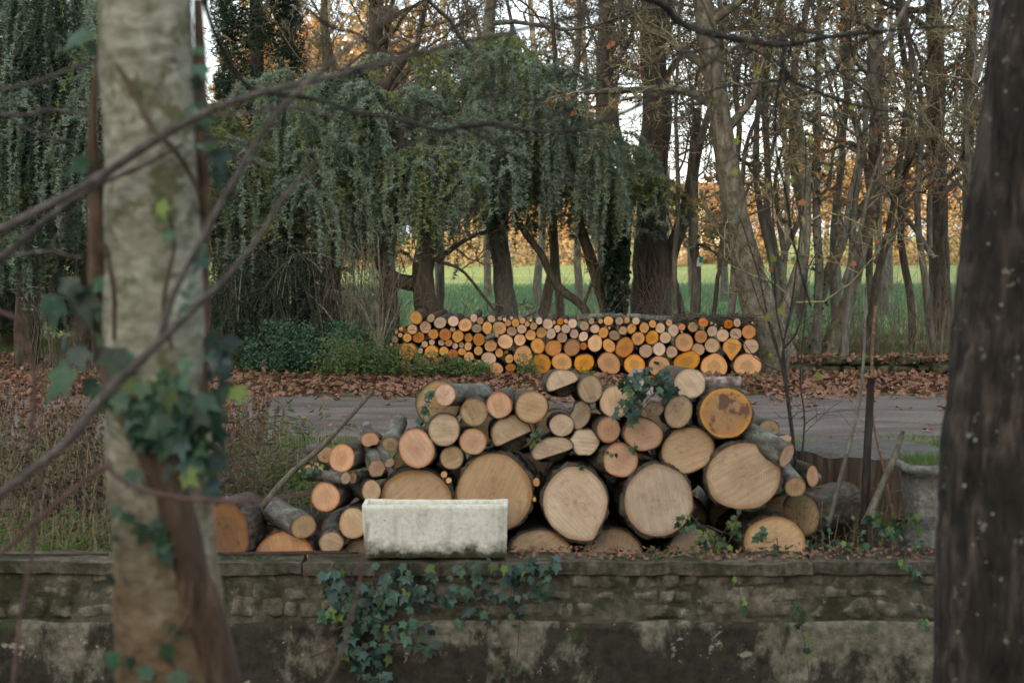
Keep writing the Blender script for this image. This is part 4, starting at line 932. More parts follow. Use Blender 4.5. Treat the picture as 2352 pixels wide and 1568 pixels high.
# clumps of ivy in the pile and sprigs at its foot
def clump(name, pts_, lab, cat, kinds, size, facing=(0, -1, .5), spread=.6, stems=3, Y=7.9):
    e = empty(name, P(pts_[0][0], pts_[0][1], Y), lab, cat)
    for (x_, y_, r_, n_) in pts_:
        for _ in range(n_):
            place_leaf(e, P(random.gauss(x_, r_ * .5), random.gauss(y_, r_ * .5), Y + random.uniform(-.08, .06)), random.uniform(*size), pick(kinds), facing, spread)
    if stems:
        s_ = []
        for _ in range(stems):
            a_ = random.choice(pts_); b_ = random.choice(pts_)
            s_.append(smooth_path([P(a_[0], a_[1] + a_[2], Y), P((a_[0] + b_[0]) / 2 + 6, (a_[1] + b_[1]) / 2, Y - .05), P(b_[0] + 5, b_[1] - b_[2], Y - .03)], 10))
        V1, f1 = tubes(np.array(s_), np.full((stems, 10), .0025), 4); link('stem', mesh_np('stem', V1, f1, M_vine), e, world=True)
    return e
clump('ivy', [(1455, 885, 36, 26), (1500, 870, 40, 24), (1445, 935, 26, 20), (1530, 890, 25, 12), (1460, 955, 16, 9)], 'dark ivy clump tumbling over the top of the front pile', 'ivy', [5, 1.5, .3], (.03, .055), Y=7.85, stems=4)
clump('ivy', [(975, 935, 18, 14), (985, 905, 12, 7), (967, 965, 8, 6)], 'small ivy tuft on the bark-covered log at the pile upper left', 'ivy', [5, 2, .3], (.025, .045), Y=8.0, stems=1)
clump('ivy', [(1232, 995, 16, 9), (1222, 1025, 10, 5)], 'little green sprig between the split logs', 'ivy', [3, 0, 2], (.022, .036), Y=7.93, stems=1)
clump('ivy', [(1405, 1043, 10, 5), (1452, 1030, 14, 5), (1335, 1072, 7, 3)], 'few ivy leaves between the pinkish logs of the pile', 'ivy', [5, 0, 1], (.02, .034), Y=7.9, stems=1)
clump('bramble_sprig', [(1580, 1205, 26, 16), (1620, 1240, 34, 24), (1690, 1205, 24, 16), (1660, 1250, 28, 18)], 'leafy green sprigs in front of the hidden bottom logs', 'plant', [4, 0, 2], (.028, .05), Y=7.80, stems=5)
clump('bramble_sprig', [(1745, 1225, 15, 12), (1780, 1265, 30, 16)], 'dark leafy sprig before the low log at the right foot', 'plant', [5, .5, .6], (.026, .044), Y=7.78, stems=3)
clump('bramble_sprig', [(700, 1085, 26, 26), (720, 1065, 20, 12), (690, 1120, 16, 10), (745, 1140, 10, 4)], 'bright leafy sprigs beside the leaning pole left of the pile', 'plant', [3, 0, 4], (.022, .040), Y=8.05, stems=3)
clump('bramble_sprig', [(2010, 1185, 22, 20), (2050, 1205, 30, 22), (2095, 1190, 18, 10)], 'green sprigs growing at the foot of the stump and urn', 'plant', [3, .5, 3], (.03, .055), Y=7.84, stems=4)
clump('bramble_sprig', [(1930, 1235, 45, 26), (2010, 1255, 55, 30), (2110, 1250, 35, 24), (1850, 1262, 35, 14)], 'low ivy covering the wall top under the stump', 'ivy', [4, 1.5, 1], (.022, .042), (0, -.6, 1), .5, 3, Y=7.74)

# ------------------------------------------------------------------ pale foreground tree
YT = 3.3
ft = empty('pale_barked_tree', (P(370, 900, YT)[0], YT, -.2), 'pale smooth-barked tree trunk wrapped in ivy, nearest on the left', 'tree')
def trunk_tube(name, pts, Y, parent, m, sides=28, seg=60, rough=.05, rs=8, up=None, rz=1.0):
    """pts: (px,py,width px)"""
    p3 = []
    for q in pts:
        yy = Y + (q[3] if len(q) > 3 else 0)
        p3.append(np.append(P(q[0], q[1], yy), q[2] / 2 * px2m(yy)))
    if up:
        for q in up[::-1]: p3.insert(0, np.array(q))
    pp_ = smooth_path(p3, seg)
    V, fs = tubes(pp_[None, :, :3], pp_[None, :, 3], sides, rough=rough, rs=rs, rz=rz)
    o = link(name, mesh_np(name, V, fs, m, True), parent, world=True)
    return o, pp_
_, FTP = trunk_tube('trunk', [(333, 0, 212), (345, 300, 212), (355, 600, 228), (360, 850, 236), (368, 1100, 236), (380, 1300, 240), (400, 1568, 262), (430, 2100, 330), (440, 2500, 420)], YT, ft, M_trunk_pale, up=[(-.80, 3.32, 4.2, .075), (-.84, 3.31, 3.2, .095)], rough=.035, rs=9)
iv = empty('ivy', (ft.location[0] - .1, YT - .1, -.2), 'ivy with thick dark stems climbing the pale foreground trunk', 'ivy')
for pts_ in ([(236, -40, 8), (226, 120, 12), (214, 240, 16), (213, 340, 26), (222, 480, 44), (228, 640, 56), (248, 800, 66), (272, 900, 70, -.07), (330, 1010, 64, -.12), (400, 1150, 78, -.11), (445, 1350, 92, -.08), (500, 1568, 110, -.04), (520, 2100, 120, 0)],
             [(455, 0, 22), (462, 200, 28), (470, 420, 24), (472, 620, 20), (470, 800, 30), (455, 950, 36, -.05), (420, 1050, 34, -.1)],
             [(250, 120, 9, -.08), (300, 200, 11, -.12), (350, 290, 12, -.12), (405, 350, 12, -.12), (452, 430, 10, -.08), (470, 500, 9, 0)],
             [(380, 470, 7, -.12), (400, 560, 8, -.12), (375, 700, 9, -.13), (395, 800, 9, -.13)],
             [(415, 1568, 10, -.14), (385, 1480, 9, -.14), (430, 1420, 10, -.15), (440, 1330, 7, -.14)],
             [(240, 560, 9, -.07), (260, 660, 10, -.10), (262, 780, 9, -.10)]):
    trunk_tube('stem', pts_, YT, iv, M_vine, sides=20, seg=70, rough=.09, rs=30, rz=.25)
TL = [(120, 680, .075, 0), (185, 665, .085, 0), (232, 635, .06, 0), (160, 640, .05, 1), (225, 700, .04, 0), (155, 845, .085, 0), (175, 800, .05, 1), (150, 780, .04, 0), (230, 760, .05, 0), (262, 800, .06, 0), (300, 815, .05, 0), (250, 900, .055, 0), (205, 870, .05, 0), (285, 905, .05, 0), (330, 880, .06, 0), (345, 925, .05, 0), (360, 880, .05, 2), (390, 895, .05, 0), (415, 940, .06, 0), (385, 960, .075, 0), (440, 905, .06, 0), (350, 965, .06, 0), (320, 930, .06, 0), (300, 950, .05, 0), (460, 930, .06, 0), (480, 945, .07, 0), (440, 1000, .07, 0), (470, 1040, .075, 0), (510, 1040, .06, 0), (500, 990, .05, 1), (485, 900, .05, 0), (520, 880, .045, 0), (540, 775, .06, 1), (505, 800, .055, 1), (520, 830, .06, 1), (490, 850, .04, 1), (480, 770, .04, 1), (470, 590, .04, 1), (462, 560, .035, 0), (370, 465, .035, 2), (382, 490, .030, 2), (395, 530, .028, 0), (375, 455, .02, 2), (500, 345, .05, 1), (490, 315, .035, 0), (505, 385, .045, 1), (195, 70, .06, 0), (205, 100, .04, 0), (200, 365, .055, 0), (215, 400, .03, 0), (450, 110, .03, 0), (458, 150, .035, 0), (445, 180, .03, 1), (460, 230, .04, 0), (470, 260, .04, 0), (438, 250, .035, 0), (450, 330, .03, 0), (290, 1085, .05, 0), (330, 1010, .05, 0), (260, 1165, .035, 0), (285, 1180, .035, 0), (330, 1205, .04, 0), (372, 1215, .04, 0), (385, 1240, .045, 0), (355, 1195, .03, 0), (378, 1260, .04, 0), (260, 1230, .025, 0), (390, 1440, .035, 0), (380, 1480, .04, 0), (345, 1535, .035, 0), (300, 1510, .03, 0), (258, 1500, .045, 0), (400, 1545, .05, 0), (250, 1320, .03, 0), (430, 700, .03, 0), (420, 670, .025, 0), (440, 650, .025, 0), (475, 1100, .045, 1), (455, 1060, .04, 0), (420, 860, .03, 0), (370, 855, .03, 0), (405, 915, .05, 0), (365, 1000, .04, 0), (335, 955, .05, 0), (545, 890, .04, 2), (150, 870, .03, 0), (495, 1130, .03, 0)]
for (x_, y_, s_, kd) in TL:
    off = .13 if 240 < x_ < 470 else .02
    place_leaf(iv, P(x_, y_, YT - off - random.uniform(0, .04)), s_ * 1.1, kd, (0, -1, .5), .4)
for _ in range(46):
    x_ = random.gauss(385, 62); y_ = random.gauss(945, 55)
    place_leaf(iv, P(x_, y_, YT - .13 - random.uniform(0, .05)), random.uniform(.035, .06), pick([5, .6, .8]), (0, -1, .5), .45)

# near bare branches
def bare_crown_(q, sd, Y):
    r = np.random.default_rng(sd); out = []; rad = np.full(q.shape[:2], .006 * Y / 5); L_ = np.array([.75 * Y / 5])
    for lv_, k_ in enumerate((9, 3)):
        B, n, _ = q.shape; t = r.uniform(.05, 1, (B, k_)) * (n - 1.001); i = t.astype(int); f = (t - i)[..., None]; b = np.arange(B)[:, None]
        p = (q[b, i] * (1 - f) + q[b, i + 1] * f).reshape(-1, 3); d = norm(r.normal(size=p.shape) * [1, .4, .8])
        pl = np.empty((len(p), 6, 3)); pl[:, 0] = p; Lc = r.uniform(.3, 1, len(p)) * L_[0] * (1 if lv_ == 0 else .45)
        for j in range(1, 6): d = norm(d + r.normal(size=d.shape) * .25); pl[:, j] = pl[:, j - 1] + d * (Lc / 5)[:, None]
        rd = (.0042 if lv_ == 0 else .0026) * Y / 5 * np.linspace(1, .5, 6)[None] * np.ones((len(p), 1))
        out.append(tubes(pl, rd, 5)); q = pl
    return out
def limb(parent, pts, m, name='branch', seg=46, Y=3.2, twigs=0, sides=10, knob=.10):
    p3 = np.array([np.append(P(q[0], q[1], q[3] if len(q) > 3 else Y), q[2] / 2 * px2m(q[3] if len(q) > 3 else Y)) for q in pts])
    pp_ = smooth_path(p3, seg)
    pp_[:, :3] += .006 * np.stack([vn(pp_[:, :3], 7), 0 * pp_[:, 0], vn(pp_[:, :3], 7, 4)], -1)
    r_ = pp_[:, 3] * (1 + knob * vn(pp_[:, :3], 16, 2)) 
    for _ in range(seg // 9): 
        j_ = random.randrange(2, seg - 2); r_[j_] *= 1.22
    V, fs = tubes(pp_[None, :, :3], r_[None], sides, rough=.06, rs=40)
    return link(name, mesh_np(name, V, fs, m, True), parent, world=True), pp_
lt = empty('leaning_bare_tree', (-1.75, 3.0, -.2), 'bare tree at the left edge, its long branches crossing before the pale trunk', 'tree')
V, fs = tubes(smooth_path([(-1.75, 3.0, -.25), (-1.72, 3.0, .8), (-1.80, 3.05, 2.0), (-1.85, 3.1, 3.8)], 24)[None], np.linspace(.10, .06, 24)[None], 16, rough=.08)
link('trunk', mesh_np('trunk', V, fs, M_branch_fg, True), lt, world=True)
B1, pB1 = limb(lt, [(-700, 800, 40), (-250, 640, 28), (0, 528, 22), (120, 468, 20), (240, 402, 20), (360, 320, 20), (470, 258, 17), (600, 213, 15), (740, 182, 14), (880, 142, 13), (1000, 108, 11), (1150, 78, 10), (1290, 46, 9), (1420, 20, 7), (1480, 22, 5)], M_branch_fg, Y=3.1, seg=90)
limb(lt, [(-650, 830, 22), (-300, 800, 20), (0, 592, 18), (60, 545, 17), (150, 470, 15), (225, 425, 12), (330, 385, 9), (420, 330, 6)], M_branch_fg, Y=3.15)
limb(lt, [(-700, 1560, 34), (-300, 1350, 30), (0, 1138, 24), (150, 1020, 22), (215, 945, 24), (280, 870, 22), (370, 788, 20), (460, 702, 17), (520, 640, 15), (590, 560, 12), (650, 460, 11), (700, 405, 9), (745, 365, 7)], M_branch_fg, Y=2.9, seg=80)
limb(lt, [(366, 792, 16), (385, 730, 15), (420, 640, 15), (465, 545, 14), (510, 462, 14), (550, 390, 14), (590, 322, 13), (640, 260, 12), (690, 213, 11), (800, 112, 10), (880, 50, 9), (960, -20, 8), (1080, -120, 5)], M_branch_fg, Y=2.92, seg=80)
limb(lt, [(-700, 1700, 16), (-200, 1430, 14), (0, 1272, 13), (110, 1175, 12), (235, 1075, 12), (265, 1090, 11), (320, 1120, 11), (420, 1143, 10), (520, 1147, 9), (620, 1143, 8), (690, 1135, 7), (722, 1128, 6)], M_branch_red, Y=2.95, seg=70)
limb(lt, [(-650, 200, 12), (-200, 265, 11), (0, 262, 10), (60, 263, 9), (110, 252, 9), (160, 256, 9), (190, 262, 8), (230, 258, 8)], M_branch_fg, Y=3.6)
limb(lt, [(-650, 280, 10), (-200, 240, 9), (0, 205, 9), (60, 195, 8), (120, 172, 8), (180, 152, 7), (240, 138, 7)], M_branch_fg, Y=3.5)
limb(lt, [(20, 265, 6), (80, 300, 6), (120, 315, 5), (170, 325, 4)], M_branch_fg, Y=3.62)
limb(lt, [(-400, 560, 10), (0, 582, 9), (80, 578, 8), (120, 580, 8), (160, 590, 7), (185, 592, 5)], M_branch_fg, Y=3.5)
limb(lt, [(120, 580, 7), (118, 555, 6), (130, 535, 5), (150, 500, 4), (180, 470, 3)], M_branch_fg, Y=3.5)
limb(lt, [(-400, 600, 14), (0, 715, 12), (40, 770, 12), (75, 840, 11), (75, 950, 9), (70, 1010, 7)], M_branch_red, Y=3.3)
limb(lt, [(30, 1600, 10), (50, 1400, 9), (78, 1240, 8), (90, 1130, 6), (100, 1050, 4)], M_branch_red, Y=3.0, name='shoot')
limb(lt, [(660, 1700, 9), (770, 1530, 8), (812, 1400, 8), (832, 1310, 7), (845, 1200, 5)], M_branch_red, Y=3.4, name='shoot')
# more of the pale tree's own branches
limb(ft, [(330, -260, 40, 3.3), (600, -150, 26, 3.6), (1100, -60, 20, 4.2), (1480, -10, 20, 4.8), (1560, 50, 17, 5), (1640, 80, 16, 5), (1760, 98, 14, 5), (1830, 100, 12, 5), (1920, 82, 10, 5), (2060, 68, 7, 5), (2200, 60, 4, 5)], M_branch_dk, seg=80)
limb(ft, [(1803, 100, 11, 5), (1797, 145, 10, 5), (1815, 180, 9, 5), (1870, 205, 8, 5), (1940, 235, 7, 5), (2010, 250, 6, 5), (2080, 262, 5, 5), (2130, 300, 4, 5)], M_branch_dk, seg=50)
limb(ft, [(480, -250, 20, 3.4), (470, 0, 13, 3.5), (560, 190, 10, 3.9), (700, 226, 10, 4), (760, 240, 9, 4), (830, 264, 9, 4), (900, 272, 9, 4), (960, 285, 9, 4), (1010, 298, 9, 4), (1060, 290, 9, 4), (1130, 285, 9, 4), (1200, 300, 9, 4), (1290, 303, 8, 4), (1370, 282, 8, 4), (1450, 250, 9, 4), (1560, 195, 8, 4), (1640, 140, 7, 4), (1720, 100, 6, 4), (1800, 80, 4, 4)], M_branch_dk, seg=100)
limb(ft, [(1005, 296, 5, 4), (1080, 315, 4, 4), (1160, 322, 4, 4), (1260, 318, 4, 4), (1350, 310, 4, 4), (1420, 320, 4, 4)], M_branch_dk, seg=30)
limb(ft, [(480, 262, 9, 3.2), (560, 258, 8, 3.25), (640, 245, 8, 3.3), (700, 250, 7, 3.4), (760, 265, 5, 3.4)], M_branch_fg, seg=30)
limb(ft, [(470, 310, 8, 3.2), (520, 318, 7, 3.2), (570, 330, 6, 3.3), (640, 350, 5, 3.3), (720, 350, 4, 3.3)], M_branch_dk, seg=30)
limb(ft, [(440, -200, 12, 3.3), (560, -80, 10, 3.5), (760, 60, 8, 4.2), (820, 80, 7, 4.3), (900, 122, 6, 4.3), (980, 90, 6, 4.3), (1080, 45, 5, 4.3), (1180, -5, 5, 4.3)], M_branch_dk, seg=50)
limb(ft, [(1360, 310, 6, 4), (1370, 340, 5, 4), (1400, 365, 5, 4), (1450, 380, 4, 4), (1550, 390, 3, 4)], M_branch_dk, seg=30)
for (a_, b_, sd) in (([(1480, 0), (1640, 80), (1800, 100), (2060, 68)], 5.0, 1), ([(1803, 100), (1830, 190), (1940, 235), (2130, 300)], 5.0, 2), ([(960, 285), (1200, 300), (1400, 270), (1640, 140)], 4.0, 3), ([(470, 258), (740, 182), (1000, 108), (1420, 20)], 3.1, 4)):
    q = smooth_path([P(x_, y_, b_) for x_, y_ in a_], 9)[None]
    lv = bare_crown_(q, sd, b_)
    V, fs = merge(*lv); o = link('twigs', mesh_np('twigs', V, fs, M_branch_dk), ft, world=True); o['kind'] = 'stuff'
# thin blurred shoots hanging at upper right
limb(ft, [(1797, 140, 6, 5), (1780, 300, 6, 5.2), (1800, 420, 7, 5.4), (1820, 540, 6, 5.6), (1860, 700, 5, 5.8)], M_branch_dk, seg=40)

# dark right trunk
rt = empty('dark_barked_tree', (P(2290, 1568, 4.3)[0], 4.3, -.2), 'thick dark rough-barked trunk spotted with lichen at the right edge', 'tree')
trunk_tube('trunk', [(2412, 0, 234), (2368, 300, 232), (2325, 600, 234), (2298, 900, 240), (2278, 1200, 244), (2268, 1568, 252), (2265, 2000, 300), (2262, 2300, 380)], 4.3, rt, M_trunk_dark, sides=150, seg=260, rough=.045, rs=26, rz=.22, up=[(2.0, 4.4, 4.6, .12), (1.85, 4.35, 3.4, .14)])
# lichen discs on it
lt_v = []
rp = [P(*q, 4.3 - .155) for q in [(2240, 1010), (2215, 1115), (2300, 700), (2250, 1200), (2290, 400), (2270, 560), (2330, 1500), (2215, 1340), (2235, 1250), (2265, 1290), (2245, 1410), (2320, 1420), (2310, 210), (2330, 860), (2225, 1000), (2290, 990), (2200, 1450), (2245, 1235), (2300, 1330), (2280, 1180)]]
V, fc = scatter(np.array([[math.cos(a_) * (1 + .3 * math.sin(3 * a_)), 0, math.sin(a_)] for a_ in np.arange(8) * math.pi / 4]), np.array([[0, k_, k_ + 1] for k_ in range(1, 7)]), np.array(rp), np.repeat(np.eye(3)[None], len(rp), 0), rng.uniform(.003, .008, len(rp)))
tl = NT('white_lichen'); tl.b.inputs['Base Color'].default_value = (.17, .18, .15, 1)
lo = link('lichen', mesh_np('lichen', V, fc, tl.m), rt, world=True); lo['kind'] = 'stuff'

# ------------------------------------------------------------------ stump, post, sticks, urn, pole, rods
def stump():
    Y0 = 9.15; ctr = P(1992, 1022, Y0); rad = 168 * px2m(Y0); zt_ = ctr[2]; zb_ = gh(ctr[0], Y0) - .15
    n = 96; rings = 16; th = np.arange(n) * 2 * math.pi / n
    p = np.stack([np.cos(th), np.sin(th), th * 0], -1)
    r = rad * (1 + .06 * vn(p, 1.4, 4) + .05 * vn(p, 4, 5) - .05 * np.abs(vn(p, 9, 6)))
    V = []
    for k_ in range(rings):
        t_ = k_ / (rings - 1); rr = r * (1 + .10 * t_ ** 2) * (1 + .02 * vn(p * 1 + t_ * .3, 12, 8))
        z = zt_ - .02 * (1 + vn(p, 3, 9)) * (1 - t_) * 1.3 + (zb_ - zt_) * t_
        V.append(np.stack([ctr[0] + rr * np.cos(th), Y0 + rr * np.sin(th), np.broadcast_to(z, th.shape)], -1))
    V = np.concatenate(V); j = np.arange(n); j2 = (j + 1) % n
    q = np.concatenate([np.stack([i * n + j, (i + 1) * n + j, (i + 1) * n + j2, i * n + j2], -1) for i in range(rings - 1)])
    e = empty('tree_stump', (ctr[0], Y0, zb_), 'wide weathered tree stump, grey on top, at the right end of the front pile', 'stump')
    link('side', mesh_np('side', V, q, M_stumpside, False), e, world=True)
    tv = [V[:n] * [1, 1, 1] + [0, 0, .003]]
    for f in (.93, .8, .6, .35):
        c0 = np.array([ctr[0], Y0, zt_ - .012]); w_ = c0 + (V[:n] - c0) * f; w_[:, 2] = zt_ - .012 + .012 * vn(w_, 6, 2) + .006 * vn(w_, 25, 3); tv.append(w_)
    tv.append(np.array([[ctr[0], Y0, zt_ - .012]])); tv = np.concatenate(tv)
    fs = [np.concatenate([np.stack([i * n + j, i * n + j2, (i + 1) * n + j2, (i + 1) * n + j], -1) for i in range(4)]), np.stack([4 * n + j, 4 * n + j2, j * 0 + 5 * n], -1)]
    link('top_face', mesh_np('top_face', tv, fs, M_stumptop, False), e, world=True)
stump()
def stick(name, pts, m, lab, cat, sides=8, seg=12, rough=.08, kids=None):
    p3 = np.array([np.append(P(q[0], q[1], q[3]), q[2] / 2 * px2m(q[3])) for q in pts])
    pp_ = smooth_path(p3, seg); b0 = pp_[-1, :3]
    V, fs = tubes(pp_[None, :, :3], pp_[None, :, 3], sides, cap=True, rough=rough, rs=30)
    o = link(name, mesh_np(name, V - b0, fs, m, False), loc=b0); tag(o, lab, cat); return o
stick('post', [(2001, 868, 17, 8.3), (1994, 1000, 18, 8.25), (1988, 1120, 19, 8.2), (1982, 1250, 19, 8.15)], M_post, 'thin dark upright post before the stump', 'post', 6, 8, .03)
stick('split_stake', [(2074, 990, 9, 8.1), (2050, 1060, 16, 8.05), (2020, 1130, 18, 8.0), (1985, 1205, 20, 7.95)], M_weather, 'pale split wooden stake leaning right with a blackened tip', 'stake', 6, 9, .12)
stick('pole', [(858, 896, 10, 8.15), (800, 960, 12, 8.1), (740, 1025, 13, 8.05), (665, 1090, 14, 8.0), (600, 1165, 15, 7.98)], M_weather, 'weathered greenish pole leaning against the left end of the pile', 'pole', 10, 26, .06)
stick('sapling', [(1988, 660, 5, 8.4), (1985, 800, 6, 8.35), (1972, 930, 8, 8.3), (1940, 1060, 10, 8.2), (1902, 1210, 13, 8.1)], M_wood_grey, 'grey thorny sapling stem rising left of the dark post', 'sapling', 6, 24, .15)
stick('bark_strip', [(2012, 690, 4, 8.4), (2006, 760, 7, 8.4), (2002, 850, 8, 8.4), (2004, 960, 7, 8.35), (2035, 1100, 5, 8.3), (2060, 1230, 5, 8.2)], M_leaf_br, 'brown dangling strip of dead climber behind the dark post', 'dead stem', 5, 24, .3)
for k_, (a_, b_, l_) in enumerate([((-300, 1303), (250, 1290), 'rusty iron rod on the coping left of the pale trunk'), ((510, 1284), (822, 1276), 'rusty iron rod on the coping in front of the wide pinkish log, rear one'), ((500, 1290), (800, 1279), 'rusty iron rod on the coping nearer the wall edge, right of the pale trunk')]):
    pa, pb = P(a_[0], a_[1], 7.66 + k_ * .03), P(b_[0], b_[1], 7.68 + k_ * .03); pa[2] = WT + .011; pb[2] = WT + .014
    V, fs = tubes(np.linspace(pa, pb, 12)[None] + .002 * vn(np.linspace(pa, pb, 12), 3)[None, :, None], np.full((1, 12), .0065), 6, cap=True)
    tag(link('iron_rod', mesh_np('iron_rod', V - pa, fs, M_rust, False), loc=pa), l_, 'rod')
def urn():
    Y0 = 8.12; s = px2m(Y0); ctr = P(2150, 1060, Y0)
    prof = [(0, 88), (-6, 92), (-14, 90), (-22, 78), (-30, 70), (-60, 68), (-100, 64), (-140, 58), (-165, 52), (-178, 60), (-190, 62), (-200, 48), (-215, 66), (-240, 70)]
    n = 40; th = np.arange(n) * 2 * math.pi / n; V = []
    sq = 1 / np.maximum(np.abs(np.cos(th)), np.abs(np.sin(th))) ** .75      # squarish planter
    for (dz, r_) in [(-6, 74), (-2, 80)] [:: 1]: V.append(np.stack([r_ * s * np.cos(th) * sq, r_ * s * np.sin(th) * sq, th * 0 + (dz + 4) * s], -1))
    for (dz, r_) in prof: V.append(np.stack([r_ * s * np.cos(th) * sq, r_ * s * np.sin(th) * sq, th * 0 + dz * s], -1))
    V = np.concatenate(V); V += .003 * vn(V, 30)[:, None]
    K = len(prof) + 2; j = np.arange(n); j2 = (j + 1) % n
    q = np.concatenate([np.stack([i * n + j, (i + 1) * n + j, (i + 1) * n + j2, i * n + j2], -1) for i in range(K - 1)])
    zb_ = -240 * s
    e = empty('stone_planter', (ctr[0], Y0, ctr[2] + zb_), 'lichened square stone urn with turf growing in it, beside the dark right trunk', 'urn')
    V = V - np.array([0, 0, zb_]); link('bowl', mesh_np('bowl', V, q, M_urn, True), e)
    t_ = np.arange(n)
    link('soil', mesh_np('soil', np.vstack([np.stack([78 * s * np.cos(th) * sq, 78 * s * np.sin(th) * sq, th * 0 - zb_ - .006], -1), [[0, 0, -zb_ + .012]]]), np.array([[k_, (k_ + 1) % n, n] for k_ in range(n)]), M_ground), e)
    N = 900; pos = np.stack([rng.uniform(-.2, .2, N), rng.uniform(-.19, .19, N), rng.uniform(-.0, .01, N) - zb_], -1)
    M = rotmats(N, (0, -.6, .1), .6); M[:, :, 1] = norm(np.stack([rng.normal(0, .35, N), rng.normal(0, .35, N), np.ones(N)], -1)); 
    V, f = scatter(TRI * [.12, 1, 1], TF, pos, M, rng.uniform(.02, .06, N))
    o = link('turf', mesh_np('turf', V, f, M_grass), e); o['kind'] = 'stuff'
urn()

# ------------------------------------------------------------------ low mossy stone wall across the path
lw = empty('low_stone_wall', (P(2000, 850, 19.2)[0], 19.2, 0), 'low mossy dry-stone edging wall beyond the path on the right', 'wall')
k = 0
for row in range(2):
    x = P(1815, 840, 19.2)[0] + row * .1
    while x < P(2420, 840, 19.2)[0]:
        wd = random.uniform(.18, .42); h_ = random.uniform(.10, .13)
        if row and random.random() < .4: x += wd; continue
        me = stone_mesh(wd - .01, h_ * random.uniform(.75, 1.15), .13, 200 + k, M_lowstone, 6, 5, .22)
        link('stone', me, lw, loc=(x + wd / 2 - lw.location[0], random.uniform(-.03, .03) + .05, .055 + row * .112), rot=(0, random.uniform(-.06, .06), random.uniform(-.1, .1)))
        x += wd; k += 1
link('wall_core', box_mesh('wall_core', P(1815, 840, 19.2)[0], P(2500, 840, 19.2)[0], 19.27, 19.6, -.05, .15, M_lowstone, .04, 60, 6, 77, 6), lw, world=True)

# ------------------------------------------------------------------ leaf and grass litter (nobody could count it)
def litter(name, n, xr, yr, m, size, lab, dens=None, tv=LT, tf=LF, zoff=(.004, .03), tilt=.5):
    x_ = rng.uniform(xr[0], xr[1], n); y_ = rng.uniform(yr[0], yr[1], n)
    if dens is not None:
        k_ = rng.random(n) < dens(x_, y_); x_, y_ = x_[k_], y_[k_]
    z_ = gz(x_, y_) + ground_noise(x_, y_) + rng.uniform(*zoff, len(x_))
    V, f = scatter(tv, tf, np.stack([x_, y_, z_], -1), rotmats(len(x_), (0, 0, 1), tilt), rng.uniform(size[0], size[1], len(x_)))
    return tag(link(name, mesh_np(name, V, f, m)), lab, 'leaves', kind='stuff')
dn = lambda x_, y_: np.clip(.35 + .9 * vn(np.stack([x_, y_, x_ * 0], -1), 1.1), .05, 1)
litter('fallen_leaves', 19000, (-7.5, 7.5), (15.6, 18.75), M_leaf_br, (.05, .12), 'thick drift of fallen brown leaves between the path and the far stack', lambda x_, y_: np.clip(.55 + .5 * vn(np.stack([x_, y_, x_ * 0], -1), 1.1), .1, 1) * np.clip((y_ - 15.7) / 1.2, .04, 1), zoff=(.004, .05), tilt=.55)
litter('scattered_leaves', 5200, (-7, 7), (12.4, 16.6), M_leaf_br, (.04, .10), 'brown leaves lying singly on the gravel path', lambda x_, y_: np.clip(.15 + .8 * vn(np.stack([x_, y_, x_ * 0], -1), .8, 3) + (y_ - 15) * .2, .04, 1), zoff=(.04, .06), tilt=.35)
litter('woodland_leaves', 16000, (-9, 10), (18.8, 27), M_leaf_br, (.04, .10), 'leaf litter under the woodland trees', dn, zoff=(.004, .05))
litter('pile_litter', 2600, (-3.2, 3.6), (8.6, 11.5), M_leaf_br, (.02, .07), 'leaf litter around the front log pile', dn, zoff=(.004, .04))
# debris on the coping
n_ = 800; x_ = rng.uniform(-.1, 3.1, n_); y_ = rng.uniform(WY + .03, WY + .26, n_)
V, f = scatter(LT, LF, np.stack([x_, y_, WT + rng.uniform(.004, .05, n_) * np.clip((y_ - WY) / .2, 0, 1) ** 1.4 * .5 + .003], -1), rotmats(n_, (0, 0, 1), .5), rng.uniform(.010, .034, n_))
tag(link('coping_debris', mesh_np('coping_debris', V, f, M_leaf_br)), 'crumbled leaves and bark lying on the coping right of the trough', 'leaves', kind='stuff')
n_ = 2600; x_ = rng.uniform(-3.2, 3.3, n_); y_ = rng.uniform(WY + .04, WY + .30, n_)
dm = vn(np.stack([x_, y_, x_ * 0], -1), 3.0, 6) > .0; x_, y_ = x_[dm], y_[dm]; n_ = len(x_)
V, f = scatter(TRI * [.35, 1, 1], TF, np.stack([x_, y_, x_ * 0 + WT + .003], -1), rotmats(n_, (0, -1, .3), .8), rng.uniform(.008, .028, n_))
tag(link('coping_moss', mesh_np('coping_moss', V, f, M_grass)), 'moss and small grass along the back of the coping', 'moss', kind='stuff')

def grass(name, n, xr, yr, m, h, lab, dens=None, wd=.08, cat='grass', lean=.35, z0=0):
    x_ = rng.uniform(xr[0], xr[1], n); y_ = rng.uniform(yr[0], yr[1], n)
    if dens is not None:
        k_ = rng.random(n) < dens(x_, y_); x_, y_ = x_[k_], y_[k_]
    N = len(x_); M = np.empty((N, 3, 3))
    yv = norm(np.stack([rng.normal(0, lean, N), rng.normal(0, lean, N), np.ones(N)], -1)); xv = norm(np.cross(yv, rng.normal(size=(N, 3))))
    M[:, :, 0] = xv; M[:, :, 1] = yv; M[:, :, 2] = np.cross(xv, yv)
    z_ = gz(x_, y_) + ground_noise(x_, y_) + z0
    V, f = scatter(TRI * [wd, 1, 1], TF, np.stack([x_, y_, z_], -1), M, rng.uniform(h[0], h[1], N))
    return tag(link(name, mesh_np(name, V, f, m)), lab, cat, kind='stuff')
nz_d = lambda s_, sd, th_=0: (lambda x_, y_: (vn(np.stack([x_, y_, x_ * 0], -1), s_, sd) > th_) * 1.0)
